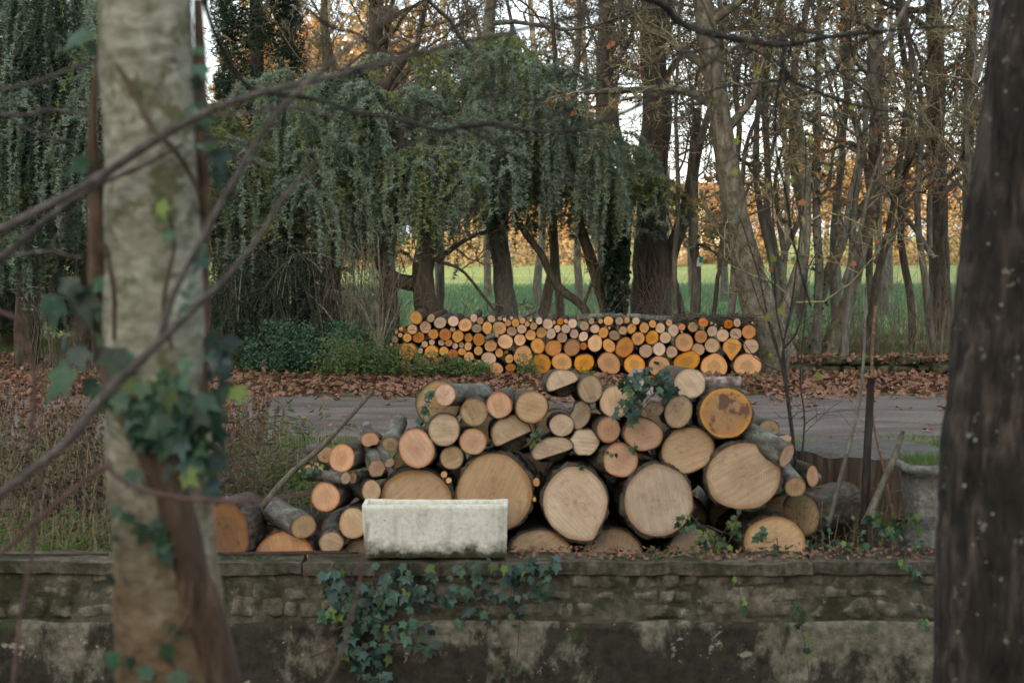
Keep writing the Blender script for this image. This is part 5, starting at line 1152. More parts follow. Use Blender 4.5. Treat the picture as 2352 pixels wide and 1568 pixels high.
grass('verge_grass', 60000, (-7, 6), (10.6, 12.6), M_grass, (.03, .09), 'short green grass of the verge nearest the path', nz_d(1.4, 1, -.35))
grass('far_verge_grass', 34000, (-9, 9), (16.5, 18.6), M_grass, (.03, .10), 'patches of grass among the fallen leaves', nz_d(1.0, 4, .25))
grass('woodland_grass', 90000, (-11, 13), (19.3, 27), M_grass, (.06, .18), 'grass growing under the trees right of the stack', lambda x_, y_: (vn(np.stack([x_, y_, x_ * 0], -1), .6, 5) > -.1) * 1.0, .07)
M_mead_shade = leaf_mat('shaded_meadow_blade', c(.07, .17, .085), c(.15, .30, .155), 2, .6, .25)  # cooler shaded tone of the near meadow put into the blade colour
grass('meadow_grass', 90000, (-22, 24), (27, 60), M_mead_shade, (.10, .28), 'longer grass of the shaded near part of the meadow', None, .10)

def bush(name, n, centre, radii, m, size, lab, cat, tv=LT, tf=LF, kind='stuff', clump=1.2, stems=0, smat=None, flat=None, seed=0, clus=.35):
    """leaves in clumps through an uneven volume, with stems inside"""
    r = np.random.default_rng(seed + 100)
    d = norm(r.normal(size=(n, 3))); rr = r.random(n) ** (1 / 2.2)
    p = d * rr[:, None]
    lump = vn(p, 1.9, seed); p = p * (1 + .35 * vn(d, 1.7, seed + 3))[:, None]
    k_ = (vn(p, 3.3 * clump, seed + 7) > -clus + .0) ; p = p[k_]
    p = p * np.array(radii) + np.array(centre)
    if flat is not None: p = p[p[:, 2] > flat]
    V, f = scatter(tv, tf, p, rotmats(len(p), (0, -.2, .5), .8, r), r.uniform(size[0], size[1], len(p)))
    e = empty(name, (centre[0], centre[1], max(0, centre[2] - radii[2])), lab, cat)
    o = link('foliage', mesh_np('foliage', V, f, m), e, world=True); o['kind'] = 'stuff'
    if stems:
        b = np.array([centre[0], centre[1], max(-.1, centre[2] - radii[2])])
        tip = np.array(centre) + norm(r.normal(size=(stems, 3))) * np.array(radii) * .95
        mid = (b + tip) / 2 + r.normal(size=(stems, 3)) * np.array(radii) * .12
        st0 = b + r.normal(size=(stems, 3)) * np.array([radii[0] * .2, radii[1] * .2, 0])
        V, fs = tubes(np.stack([st0, mid, tip], 1), np.tile([[.012, .008, .003]], (stems, 1)) * max(radii), 4)
        o = link('stems', mesh_np('stems', V, fs, smat or M_twig), e, world=True); o['kind'] = 'stuff'
    return e

# green ground cover left of the far stack and in front of its foot
def patch_px(name, n, fx, fy0, fy1, Y, m, size, lab, cat='ground cover', depth=.35, tv=OV, tf=OF, up=(0, -.5, .8)):
    ncl = max(3, int((fx[1] - fx[0]) / 5)); pos = []
    for _c in range(ncl):
        xc = rng.uniform(fx[0], fx[1]); hc = rng.uniform(.35, 1.25); wc = rng.uniform(6, 20); Yc = Y + rng.uniform(-depth, depth)
        for _ in range(n // ncl):
            b_ = rng.random() ** .8; a_ = xc + rng.normal() * wc * (.4 + .6 * b_)
            pos.append(P(a_, fy1(a_) + (fy0(xc) - fy1(a_)) * b_ * hc, Yc + rng.normal() * .10))
    pos = np.array(pos); n = len(pos)
    V, f = scatter(tv, tf, pos, rotmats(n, up, .7), rng.uniform(size[0], size[1], n))
    return tag(link(name, mesh_np(name, V, f, m)), lab, cat, kind='stuff')
patch_px('weeds', 7000, (735, 1115), lambda x_: np.interp(x_, [735, 880, 900, 1115], [775, 775, 795, 838]) + 0 * vn(np.array([x_ * .03, 0, 0]), 1), lambda x_: 862, 18.3, M_weed, (.025, .06), 'green weeds growing against the left foot of the far stack', depth=.22)
patch_px('dark_ground_ivy', 9000, (560, 900), lambda x_: 752 + 14 * vn(np.array([x_ * .02, 0, 0]), 1, 3), lambda x_: 850, 19.4, M_ivy, (.03, .07), 'dark low ivy under the trees left of the far stack', depth=.5)
patch_px('weeds', 420, (1195, 1235), lambda x_: 818, lambda x_: 860, 18.4, M_weed, (.02, .05), 'small weed tuft in front of the middle of the far stack', depth=.06)
patch_px('weeds', 260, (1320, 1370), lambda x_: 845, lambda x_: 862, 18.4, M_weed, (.02, .045), 'smallest weed tuft at the foot of the far stack', depth=.06)

# ------------------------------------------------------------------ bare trees
def grow(p0, d, L_, n=5, wig=.18, up=.08, r=rng):
    B = len(p0); pl = np.empty((B, n, 3)); pl[:, 0] = p0; dd = norm(d).copy()
    for i in range(1, n):
        dd = norm(dd + r.normal(size=(B, 3)) * wig + np.array([0, 0, up]))
        pl[:, i] = pl[:, i - 1] + dd * (L_ / (n - 1))[:, None]
    return pl
def spawn(pl, rad, k, lo=.25, hi=1.0, ang=.9, lf=.5, L_=None, r=rng):
    """k children from each polyline"""
    B, n, _ = pl.shape
    t = r.uniform(lo, hi, (B, k)) * (n - 1); i = np.minimum(t.astype(int), n - 2); f = (t - i)[..., None]
    b = np.arange(B)[:, None]
    p = pl[b, i] * (1 - f) + pl[b, i + 1] * f
    tan = norm(pl[b, i + 1] - pl[b, i])
    perp = norm(np.cross(tan, r.normal(size=tan.shape)))
    a = r.uniform(ang * .55, ang * 1.25, (B, k))[..., None]
    d = tan * np.cos(a) + perp * np.sin(a)
    r_ = rad[b, i] * (1 - f[..., 0]) + rad[b, i + 1] * f[..., 0]
    Lc = (L_[:, None] * lf * r.uniform(.55, 1.25, (B, k)) * (1.15 - .5 * t / (n - 1)))
    return p.reshape(-1, 3), d.reshape(-1, 3), Lc.ravel(), r_.ravel()
def bare_crown(pl0, rad0, L0, counts, seed, min_r=.0022, wig=.2, up=.05, lf=(.55, .5, .5, .5), r0f=.5):
    """crown grown from given limbs: list of levels of (pl, rad)"""
    r = np.random.default_rng(seed); out = []
    pl, rad, L_ = pl0, rad0, L0
    for lv, k in enumerate(counts):
        p, d, Lc, rr = spawn(pl, rad, k, .22, 1.0, .95, lf[lv], L_, r)
        n = 5 if lv < 1 else 4 if lv < 2 else 3
        pl = grow(p, d, Lc, n, wig * (1 + .2 * lv), up, r)
        rs = np.clip(rr * r0f, min_r * 1.2, max(.017, min_r * 2))
        rad = rs[:, None] * np.linspace(1, .35, n)[None]; rad = np.maximum(rad, min_r); L_ = Lc
        out.append((pl, rad))
    return out
def bare_tree(name, pts, Y, m, lab, seed, limbs=7, counts=(5, 6, 6), tmat=None, group=None, up_to=9.5, sides=14, leaves=0, leafm=None, limbL=(1.4, 3.2), zmin=2.2, extra=(), min_r=.0060, lsz=(.04, .09), cat='tree', ivy=0, yspread=1.0, limb_up=.10):
    """pts (px,py,width px) from the top of what is seen down to the foot"""
    r = np.random.default_rng(seed)
    p3 = [np.append(P(q[0], q[1], Y + (q[3] if len(q) > 3 else 0)), q[2] / 2 * px2m(Y)) for q in pts]
    p3 = p3[::-1]                     # foot first
    base = p3[0].copy(); base[2] = gh(base[0], base[1]) - .08; base[3] *= 1.15
    if p3[0][2] > base[2] + .12: p3.insert(0, base)
    else: p3[0] = base
    topd = p3[-1][:3] - p3[-2][:3]; topd = topd / (np.linalg.norm(topd) + 1e-6)
    if p3[-1][2] < up_to and up_to > 0:
        e = p3[-1].copy(); hgt = up_to - e[2]
        dd = norm(topd * .6 + np.array([0, 0, .8]))
        for s_ in (.5, 1.0):
            q = e.copy(); q[:3] = e[:3] + dd * hgt * s_ + r.normal(size=3) * .12 * s_; q[3] = e[3] * (1 - .62 * s_); p3.append(q)
    pp_ = smooth_path(p3, 44)
    if Y > 20: pp_[:, :2] += ((.30 if name in ('hazel', 'ash_tree') else .13) * np.stack([vn(pp_[:, :3], .55, seed), vn(pp_[:, :3], .55, seed + 1)], -1) + .03 * np.stack([vn(pp_[:, :3], 1.9, seed), vn(pp_[:, :3], 1.9, seed + 1)], -1)) * np.clip(pp_[:, 2:3] / 1.5, 0, 1)
    V, fs = tubes(pp_[None, :, :3], np.maximum(pp_[None, :, 3], .008), sides, rough=.07, rs=6)
    e = empty(name, base[:3], lab, cat, group)
    link('trunk', mesh_np('trunk', V, fs, m, True), e, world=True)
    # limbs
    cand = [i for i in range(len(pp_)) if pp_[i, 2] > zmin]
    PL = []; RD = []; LL = []
    if cand and limbs:
        for k_ in range(limbs):
            i = cand[int(r.random() * len(cand))]; az = r.uniform(0, 2 * math.pi)
            d = np.array([math.cos(az), math.sin(az) * yspread, r.uniform(.15, 1.1)])
            L_ = r.uniform(*limbL); pl = grow(pp_[i:i + 1, :3], d[None], np.array([L_]), 9, .22, limb_up, r)[0]
            PL.append(pl); RD.append(np.linspace(max(.012, min(pp_[i, 3] * .5, .07)), .008, 9)); LL.append(L_)
    for ex in extra:          # explicit limbs (px,py,width)
        q = smooth_path(np.array([np.append(P(a_[0], a_[1], Y + (a_[3] if len(a_) > 3 else 0)), a_[2] / 2 * px2m(Y)) for a_ in ex]), 9)
        PL.append(q[:, :3]); RD.append(q[:, 3]); LL.append(np.linalg.norm(q[-1, :3] - q[0, :3]))
    if PL:
        PL = np.array(PL); RD = np.array(RD); LL = np.array(LL)
        for q, rr in zip(PL, RD):
            V, fs = tubes(q[None], rr[None], 7, rough=.06, rs=12); link('limb', mesh_np('limb', V, fs, m, True), e, world=True)
        lv = bare_crown(PL, RD, np.minimum(LL, 3.0), counts, seed + 1, min_r, .27)
        vf = [tubes(a_, b_, 4 if i == 0 else 3) for i, (a_, b_) in enumerate(lv)]
        V, fs = merge(*vf)
        o = link('twigs', mesh_np('twigs', V, fs, tmat or M_twig), e, world=True); o['kind'] = 'stuff'
        if leaves:
            a_ = lv[-1][0].reshape(-1, 3); s_ = a_[r.integers(0, len(a_), leaves)] + r.normal(size=(leaves, 3)) * .02
            V, f = scatter(LT, LF, s_, rotmats(leaves, (0, -.5, 0), 1.0, r), r.uniform(lsz[0], lsz[1], leaves))
            o = link('leaves', mesh_np('leaves', V, f, leafm or M_leaf_or), e, world=True); o['kind'] = 'stuff'
    if ivy:
        k_ = r.integers(0, int(len(pp_) * .62), ivy); dirs = norm(r.normal(size=(ivy, 3)) * [1, 1, .2])
        s_ = pp_[k_, :3] + dirs * (pp_[k_, 3][:, None] * r.uniform(.9, 2.0, (ivy, 1)) + .02) + np.stack([0 * k_, 0 * k_, r.normal(0, .08, ivy)], -1)
        V, f = scatter(IV * .8, IF, s_, rotmats(ivy, (0, -.8, .2), .8, r), r.uniform(.04, .075, ivy))
        o = link('climbing_ivy', mesh_np('climbing_ivy', V, f, M_ivy), e, world=True); o['kind'] = 'stuff'
    return e, pp_

bare_tree('willow_tree', [(905, 300, 30), (965, 470, 40), (985, 560, 48), (985, 640, 50), (988, 725, 54), (990, 800, 58)], 21.0, M_wood_brown, 'stout trunk with a limb bent out low to the left, behind the far stack', 3, limbs=3, counts=(4, 5, 4), up_to=0, zmin=2.6, limbL=(.8, 1.6),
          extra=[[(965, 650, 40), (925, 648, 36), (885, 625, 32), (868, 580, 26), (872, 520, 22), (880, 440, 16)], [(1000, 600, 16), (1040, 570, 12), (1080, 545, 10), (1150, 520, 7)], [(1005, 600, 8), (1060, 620, 7), (1110, 680, 7), (1150, 730, 8)]])
bare_tree('oak_tree', [(1120, 300, 34), (1128, 450, 38), (1138, 540, 42), (1155, 640, 46), (1165, 725, 52), (1170, 800, 58)], 22.0, M_wood_grey, 'grey lichened trunk in the middle of the gap under the weeping cedar', 5, limbs=4, counts=(4, 5, 4), zmin=4.0, up_to=6.5)
bare_tree('young_tree', [(1215, 300, 16), (1245, 430, 18), (1262, 520, 20), (1268, 590, 22), (1255, 670, 24), (1240, 760, 28)], 22.6, M_wood_grey, 'slender pale grey trunk curving right of the lichened middle trunk', 7, limbs=3, counts=(4, 5, 4), zmin=3.5, up_to=6)
bare_tree('young_tree', [(1190, 400, 12), (1205, 510, 14), (1250, 580, 16), (1268, 620, 17), (1295, 665, 18), (1345, 710, 20), (1360, 780, 24)], 21.5, M_wood_brown, 'dark thin trunk leaning left in a long S curve', 8, limbs=3, counts=(4, 5, 4), zmin=2.6, up_to=5, extra=[[(1340, 700, 9), (1362, 640, 7), (1362, 590, 5)]])
bare_tree('ivy_clad_tree', [(1300, 380, 18), (1330, 500, 22), (1365, 590, 26), (1392, 680, 30), (1410, 790, 34)], 21.8, M_wood_brown, 'leaning trunk with thick dark ivy, left of the massive forked trunk', 9, limbs=4, counts=(4, 5, 4), zmin=3.0, up_to=6)
bush('ivy_column', 6000, (P(1412, 640, 21.6)[0], 21.6, P(1412, 620, 21.6)[2]), (.20, .22, .95), M_ivy, (.05, .085), 'column of dark ivy leaves left of the massive forked trunk', 'ivy', stems=12, flat=.02, seed=4, clus=.5)
bare_tree('forked_oak', [(1495, -60, 52), (1492, 100, 56), (1500, 300, 60), (1502, 480, 66), (1500, 600, 84), (1492, 725, 96), (1490, 800, 110)], 23.0, M_wood_brown, 'massive dark forked trunk behind the middle of the far stack', 11, limbs=12, counts=(7, 7, 6), zmin=3.6, up_to=9,
          extra=[[(1525, 650, 34), (1548, 560, 34), (1572, 490, 32), (1590, 400, 26), (1600, 250, 20)], [(1500, 500, 20), (1440, 380, 16), (1400, 200, 12), (1390, 50, 8)]])
bare_tree('young_tree', [(1553, 300, 9), (1556, 450, 11), (1552, 600, 12), (1556, 780, 13)], 21.0, M_wood_grey, 'thin straight pole-like trunk right beside the forked trunk', 12, limbs=5, counts=(5, 5, 4), zmin=2.4, up_to=6)
bare_tree('signed_tree', [(1610, 380, 18), (1604, 500, 20), (1596, 610, 22), (1592, 780, 26)], 21.4, M_wood_grey, 'narrow straight trunk that carries the small green and white notice', 13, limbs=6, counts=(5, 5, 4), zmin=2.6, up_to=7)
bare_tree('young_tree', [(1668, 590, 9), (1655, 650, 10), (1630, 780, 13)], 21.2, M_wood_brown, 'very thin trunk leaning right near the right end of the far stack', 15, limbs=4, counts=(4, 4, 4), zmin=1.5, up_to=4.5, limbL=(.6, 1.4))
bare_tree('plane_tree', [(1606, -60, 44), (1630, 100, 46), (1655, 280, 50), (1680, 430, 56), (1705, 560, 62), (1735, 680, 76), (1765, 770, 92), (1785, 850, 108)], 19.6, M_wood_pale, 'big pale leaning trunk at the right end of the far stack', 17, limbs=11, counts=(7, 7, 6), zmin=3.2, up_to=8.5, tmat=M_twig_y, leaves=520, yspread=.7,
          extra=[[(1780, 790, 42), (1800, 720, 38), (1822, 660, 34), (1845, 590, 28), (1852, 480, 24), (1845, 350, 20), (1820, 200, 14)], [(1692, 560, 20), (1660, 540, 16), (1630, 500, 12), (1610, 440, 9)], [(1650, 250, 22), (1560, 205, 18), (1450, 208, 16), (1340, 212, 12)]])
bare_tree('young_tree', [(1880, 300, 16), (1872, 450, 18), (1868, 600, 20), (1872, 790, 24)], 20.6, M_wood_grey, 'upright thin trunk first right of the big pale leaning trunk', 19, limbs=7, counts=(5, 6, 5), zmin=2.0, up_to=7, tmat=M_twig_y, leaves=160, ivy=160)
bare_tree('leaning_tree', [(2000, 100, 20), (2012, 300, 24), (2010, 430, 27), (1985, 560, 30), (1950, 690, 34), (1905, 800, 42)], 20.8, M_wood_pale, 'pale trunk leaning right with a long cut limb, before the meadow', 21, limbs=8, counts=(5, 6, 5), zmin=2.4, up_to=7.5, tmat=M_twig_y, leaves=260,
          extra=[[(1935, 540, 22), (1962, 500, 22), (1990, 465, 20), (2018, 420, 17)], [(1880, 690, 30), (1905, 620, 26), (1935, 560, 20), (1955, 480, 16)]])
bare_tree('young_tree', [(2060, 350, 14), (2040, 500, 16), (2012, 650, 18), (1988, 800, 20)], 21.8, M_wood_brown, 'slim brown trunk leaning right behind the grey sapling', 23, limbs=7, counts=(5, 6, 5), zmin=2.0, up_to=6.5, leaves=200)
bare_tree('oak_tree', [(2145, -50, 36), (2150, 200, 40), (2152, 400, 44), (2160, 600, 48), (2165, 770, 56)], 26.0, M_wood_brown, 'dark straight trunk standing in the meadow edge left of the right trunk', 25, limbs=12, counts=(7, 7, 6), zmin=2.6, up_to=11, leaves=200)
bare_tree('birch_tree', [(2228, 200, 26), (2220, 450, 28), (2215, 770, 34)], 27.5, M_wood_grey, 'grey trunk just left of the dark foreground trunk, far side', 27, limbs=9, counts=(7, 7, 6), zmin=2.6, up_to=11)
bare_tree('oak_tree', [(182, 500, 30), (186, 640, 34), (190, 780, 38), (190, 860, 42)], 22.0, M_wood_brown, 'dark trunk seen left of the pale foreground trunk', 29, limbs=4, counts=(5, 5, 4), zmin=3, up_to=8)
bare_tree('oak_tree', [(865, -40, 30), (872, 120, 34), (880, 250, 36), (885, 500, 38), (900, 780, 46)], 25.0, M_wood_brown, 'dark bare tree rising behind the top left of the weeping cedar', 31, limbs=13, counts=(7, 7, 6), zmin=3.5, up_to=10.5, leaves=60)
bare_tree('oak_tree', [(1390, -20, 36), (1385, 200, 40), (1395, 500, 44), (1420, 780, 52)], 26.5, M_wood_grey, 'tall grey bare tree above the right end of the cedar, ivy on its stem', 37, limbs=13, counts=(7, 7, 6), zmin=3.8, up_to=11, ivy=260)
bare_tree('ash_tree', [(1765, 0, 13), (1770, 250, 15), (1775, 500, 16), (1790, 780, 19)], 25.0, M_wood_grey, 'grey bare tree behind the fork of the big pale trunk', 39, limbs=17, counts=(7, 7, 6), zmin=2.6, up_to=10, leaves=240, tmat=M_twig_y)
bare_tree('ash_tree', [(1935, -20, 12), (1945, 250, 14), (1930, 500, 15), (1925, 780, 19)], 24.0, M_wood_grey, 'tall thin bare tree between the pale trunks on the right', 41, limbs=17, counts=(7, 7, 6), zmin=2.4, up_to=9.5, leaves=240)
bare_tree('ash_tree', [(2080, 0, 13), (2085, 300, 15), (2095, 780, 19)], 23.4, M_wood_brown, 'bare tree standing behind the dark post on the right', 43, limbs=17, counts=(7, 7, 6), zmin=2.0, up_to=9.5, leaves=260, leafm=M_leaf_br)
bare_tree('ash_tree', [(2300, 0, 16), (2310, 780, 24)], 24.5, M_wood_grey, 'bare tree half hidden behind the dark right trunk', 45, limbs=17, counts=(7, 7, 6), zmin=2.0, up_to=10, tmat=M_twig_y, leaves=200)
bare_tree('ash_tree', [(745, 0, 14), (760, 780, 22)], 31, M_wood_brown, 'bare tree with fine dark twigs between the evergreen column and the cedar', 51, limbs=17, counts=(7, 7, 6), zmin=4.0, up_to=12.5)
bare_tree('ash_tree', [(1850, 0, 14), (1840, 780, 22)], 33, M_wood_brown, 'far bare tree seen through the twigs right of the pale trunk', 53, limbs=18, counts=(7, 7, 6), zmin=2.5, up_to=14)
bare_tree('ash_tree', [(2020, 0, 14), (2030, 780, 22)], 35, M_wood_grey, 'far bare tree at the meadow edge behind the leaning pale tree', 55, limbs=18, counts=(7, 7, 6), zmin=2.5, up_to=14)
# hazels: many crooked light stems and twigs between the trunks
HZ = [(1660, 20.3, 'light-stemmed hazel with fine twigs behind the left foot of the plane trunk'), (1800, 20.9, 'hazel with crooked tan stems in the fork of the plane tree'),
      (1940, 20.2, 'hazel whose stems cross before the leaning pale trunk'), (2010, 22.8, 'hazel with grey stems behind the slim brown trunk'),
      (2140, 22.0, 'hazel in front of the straight meadow trunk'), (2215, 20.4, 'hazel half hidden by the dark foreground trunk'),
      (1420, 25.0, 'bare hazel with high twigs left of the massive forked trunk'), (1570, 24.0, 'bare hazel with high twigs right of the massive forked trunk'), (1000, 26.5, 'tall bare tree whose twigs fill the sky above the cedar, left'), (1150, 27.0, 'tall bare tree whose twigs fill the sky above the cedar, middle'), (1290, 26.0, 'tall bare tree whose twigs fill the sky above the cedar, right'), (760, 27.5, 'tall twiggy bare tree left of the cedar top')]
for k_, (x_, Y_, lab) in enumerate(HZ):
    rr = random.Random(k_); hi = k_ >= 6
    ln_ = rr.uniform(-110, 110); pts = [(x_ + ln_ + rr.uniform(-50, 50), -80 if hi else 60, 11), (x_ + ln_ * .7 + rr.uniform(-40, 40), 250, 13), (x_ + ln_ * .3 + rr.uniform(-40, 40), 480, 15), (x_, 780, 19)]
    ex = []
    for q in range(0 if hi else 2):
        dx = rr.uniform(-130, 130); yb = rr.uniform(520, 700); yt = rr.uniform(120, 450)
        ex.append([(x_ + rr.uniform(-6, 6), yb, 14), (x_ + dx * .35 + rr.uniform(-12, 12), yb + (yt - yb) * .35, 12), (x_ + dx * .6 + rr.uniform(-20, 20), yb + (yt - yb) * .7, 9), (x_ + dx, yt, 5)])
    bare_tree('hazel', pts, Y_, M_wood_grey if k_ % 3 else M_wood_pale, lab, 400 + k_ * 3, limbs=15 if hi else 6, counts=(7, 6, 6) if hi else (6, 6, 5), zmin=3.8 if hi else 2.5, up_to=9.5 if hi else 7, tmat=M_twig_y if k_ % 2 else M_twig, leaves=200 if k_ % 3 == 0 else 90, limbL=(1.2, 3.2), extra=ex, min_r=.0055)
# woodland strip beyond: three trees grown once, then copied
protos = []
for k_ in range(3):
    e, _ = bare_tree('woodland_tree', [(1176 + 20 * k_, -200, 9), (1190, 200, 12), (1170, 500, 15), (1176, 660, 19)], 44.0, M_wood_grey, 'x', 600 + k_ * 5, limbs=16, counts=(7, 6, 5), zmin=5.2, up_to=15, tmat=M_twig if k_ else M_twig_far, min_r=.0115, limbL=(2.2, 5.0), leaves=500, lsz=(.07, .16))
    protos.append(e)
WL = [(1010, 42), (1120, 47), (1235, 40), (1330, 45), (1425, 50), (1520, 41), (1590, 47), (1665, 43), (1800, 48), (1925, 42), (2045, 50), (2150, 44), (2270, 46), (760, 48), (880, 44), (640, 50)]
WLN = ['far left beside the columnar evergreen', 'left of the cedar top', 'over the cedar left slope']
def ordn(n): return ['first', 'second', 'third', 'fourth', 'fifth', 'sixth', 'seventh', 'eighth', 'ninth', 'tenth', 'eleventh', 'twelfth', 'thirteenth', 'fourteenth', 'fifteenth', 'sixteenth', 'seventeenth', 'eighteenth', 'nineteenth', 'twentieth', 'twenty-first'][n]
for q, (x_, Y_) in enumerate(sorted(WL)):
    src = protos[q % 3]
    if q < 3: o = src
    else:
        o = src.copy(); C.objects.link(o)
        for ch in list(src.children):
            c_ = ch.copy(); C.objects.link(c_); c_.parent = o
    cx = P(x_, 560, Y_)[0]; o.location = (cx, Y_, gh(cx, Y_) - .05); o.rotation_euler = (0, 0, q * 2.1); o.scale = (1, 1, random.uniform(.9, 1.15))
    tag(o, 'bare twiggy woodland tree at the meadow side, %s from left of that row' % ordn(q), 'tree', 'woodland trees at the meadow side')
# notice on its tree
nb = empty('notice', P(1607, 600, 21.25), 'small green and white notice fixed to the narrow trunk', 'sign')
s_ = px2m(21.25)
link('sheet', box_mesh('sheet', -6 * s_, 6 * s_, -.004, .004, -12 * s_, 12 * s_, M_signw), nb)
link('green_panel', box_mesh('green_panel', -1.5 * s_, 6.6 * s_, -.008, -.0045, -3 * s_, 11.4 * s_, M_signg), nb)
nb.rotation_euler = (0, .12, .15)

# ------------------------------------------------------------------ weeping cedars
def tufts(centres, m_size, r, k=4):
    """short needles radiating from each point"""
    N = len(centres); pos = np.repeat(centres, k, 0)
    d = norm(r.normal(size=(N * k, 3)) * [1, 1, .75]); x_ = norm(np.cross(d, r.normal(size=d.shape)))
    M = np.stack([x_, d, np.cross(x_, d)], -1)
    return scatter(TRI * [.34, 1, 1], TF, pos, M, r.uniform(m_size * .6, m_size * 1.25, N * k))
def weeping(name, lab, base, top, bottom, xr, Yr, n_sprays, strands, seed, mats, step=.034, size=.058, trunkpts=None, m_trunk=None, slen=(.35, 1.5), cat='tree', bias=1.0):
    r = np.random.default_rng(seed); e = empty(name, base, lab, cat)
    C0 = [[] for _ in mats]; BR = []; BRr = []; ST = []
    for k_ in range(n_sprays):
        x0 = r.uniform(*xr); t0 = top(x0); b0 = bottom(x0)
        y0 = t0 + (b0 - t0) * (r.random() ** bias) * .80 - 12
        Y = r.uniform(*Yr); p = P(x0, y0, Y)
        az = r.uniform(-2.9, -.25); L_ = r.uniform(.6, 1.7)           # boughs reach outwards, mostly to the open side
        if r.random() < .25: az = r.uniform(0, 2 * math.pi)
        t_ = np.linspace(0, 1, 11)[:, None]; lift = r.uniform(.15, .45)
        dirh = np.array([math.cos(az), math.sin(az) * .7, 0])
        arch = p + dirh * L_ * (t_ - .35) + np.array([0, 0, 1]) * L_ * (lift * np.sin(t_ * 2.5) - .55 * t_ ** 2.4 - lift * .7)
        BR.append(arch); BRr.append(np.linspace(.014, .004, 11))
        mi = r.choice(len(mats), p=[m[1] for m in mats])
        if len(mats) > 2 and 470 < x0 < 680 and r.random() < .5: mi = 2
        dens = smooth_path(arch, max(8, int(L_ / .026)))
        C0[mi].append(dens + r.normal(size=dens.shape) * [.02, .02, .012])
        side = np.array([-dirh[1], dirh[0], 0]) / (np.linalg.norm(dirh) + 1e-6)
        for s_i in range(int(12 * L_)):          # flat side sprays with drooping tips
            q0 = arch[r.integers(0, 11)] * 1.0; l0 = r.uniform(.12, .42); n = max(4, int(l0 / .024)); tt = np.linspace(0, 1, n)[:, None]
            dd_ = norm(side * r.choice([-1, 1]) * r.uniform(.5, 1.2) + dirh * r.uniform(-.1, 1.0) + np.array([0, 0, r.uniform(-.05, .3)]))
            C0[mi].append(q0 + dd_ * l0 * tt + np.array([0, 0, -1]) * l0 * r.uniform(.35, .9) * tt ** 2.2 + r.normal(size=(n, 3)) * .008)
        for s_i in range(strands):
            q = arch[r.integers(3, 11)] + side * r.normal() * .12 + r.normal(size=3) * [.03, .03, .01]
            pxx = q[0] / Y * F + 1176
            zb_ = P(pxx, bottom(pxx) + r.normal() * 34, Y)[2]
            ln = min(r.uniform(*slen) ** 1.3, max(.08, q[2] - zb_))
            if ln < .1: continue
            n = max(3, int(ln / step)); tt = np.linspace(0, 1, n)[:, None]
            sw = r.normal(size=3) * [.16, .16, 0] * ln + dirh * .12 * ln
            pts = q + sw * np.sin(tt * 2) + np.array([0, 0, -1]) * ln * tt + r.normal(size=(n, 3)) * .008
            keep = r.random(n) < (1 - .25 * tt[:, 0]); pk = pts[keep]
            mj = mi if r.random() < .75 else r.choice(len(mats), p=[m[1] for m in mats])
            C0[mj].append(pk); ST.append(smooth_path(np.array([pts[0], pts[n // 2], pts[-1]]), 4))
    for (m, _), cc in zip(mats, C0):
        if not cc: continue
        V, f = tufts(np.concatenate(cc), size, r, 8)
        o = link('needles', mesh_np('needles', V, f, m), e, world=True); o['kind'] = 'stuff'
    vf = [tubes(np.array(BR), np.array(BRr), 5), tubes(np.array(ST), np.full((len(ST), 4), .0025), 3)]
    V, fs = merge(*vf); o = link('hanging_branches', mesh_np('hanging_branches', V, fs, M_twig), e, world=True); o['kind'] = 'stuff'
    if trunkpts:
        for tp in trunkpts:
            q = smooth_path(np.array([np.append(P(a_[0], a_[1], a_[3]), a_[2] / 2 * px2m(a_[3])) for a_ in tp]), 26)
            V, fs = tubes(q[None, :, :3], q[None, :, 3], 12, rough=.08, rs=8)
            link('trunk' if tp is trunkpts[0] else 'limb', mesh_np('trunk', V, fs, m_trunk or M_wood_brown, True), e, world=True)
    return e
ctop = lambda x_: np.interp(x_, [440, 520, 600, 700, 760, 850, 900, 1050, 1200, 1255, 1320, 1360, 1450, 1500, 1540], [270, 200, 150, 165, 150, 105, 85, 90, 70, 95, 200, 270, 320, 400, 440])
cbot = lambda x_: np.interp(x_, [440, 500, 560, 640, 720, 760, 850, 900, 940, 985, 1010, 1060, 1130, 1170, 1195, 1215, 1245, 1270, 1330, 1400, 1440, 1500, 1540], [600, 640, 690, 700, 640, 560, 600, 560, 520, 590, 560, 500, 540, 480, 500, 600, 470, 440, 500, 545, 470, 470, 470])
weeping('weeping_cedar', 'broad blue-green weeping cedar draping over the middle of the picture', (P(1000, 800, 22.4)[0], 22.4, 0), ctop, cbot, (480, 1500), (20.2, 22.8), 185, 11, 61,
        [(M_cedar, .70), (M_cedar_dk, .08), (M_cedar_y, .22)], slen=(.35, 1.75),
        trunkpts=[[(760, 820, 46, 22.4), (765, 600, 40, 22.4), (790, 400, 34, 22.4), (860, 240, 28, 22.4), (930, 130, 20, 22.4)],
                  [(800, 380, 26, 22.4), (950, 250, 22, 22.2), (1100, 180, 18, 22), (1230, 130, 12, 22)], [(860, 300, 20, 22.3), (1050, 260, 18, 22), (1250, 260, 14, 21.8), (1450, 360, 9, 21.6)], [(780, 480, 24, 22.4), (650, 380, 18, 22), (540, 330, 12, 21.6)]])
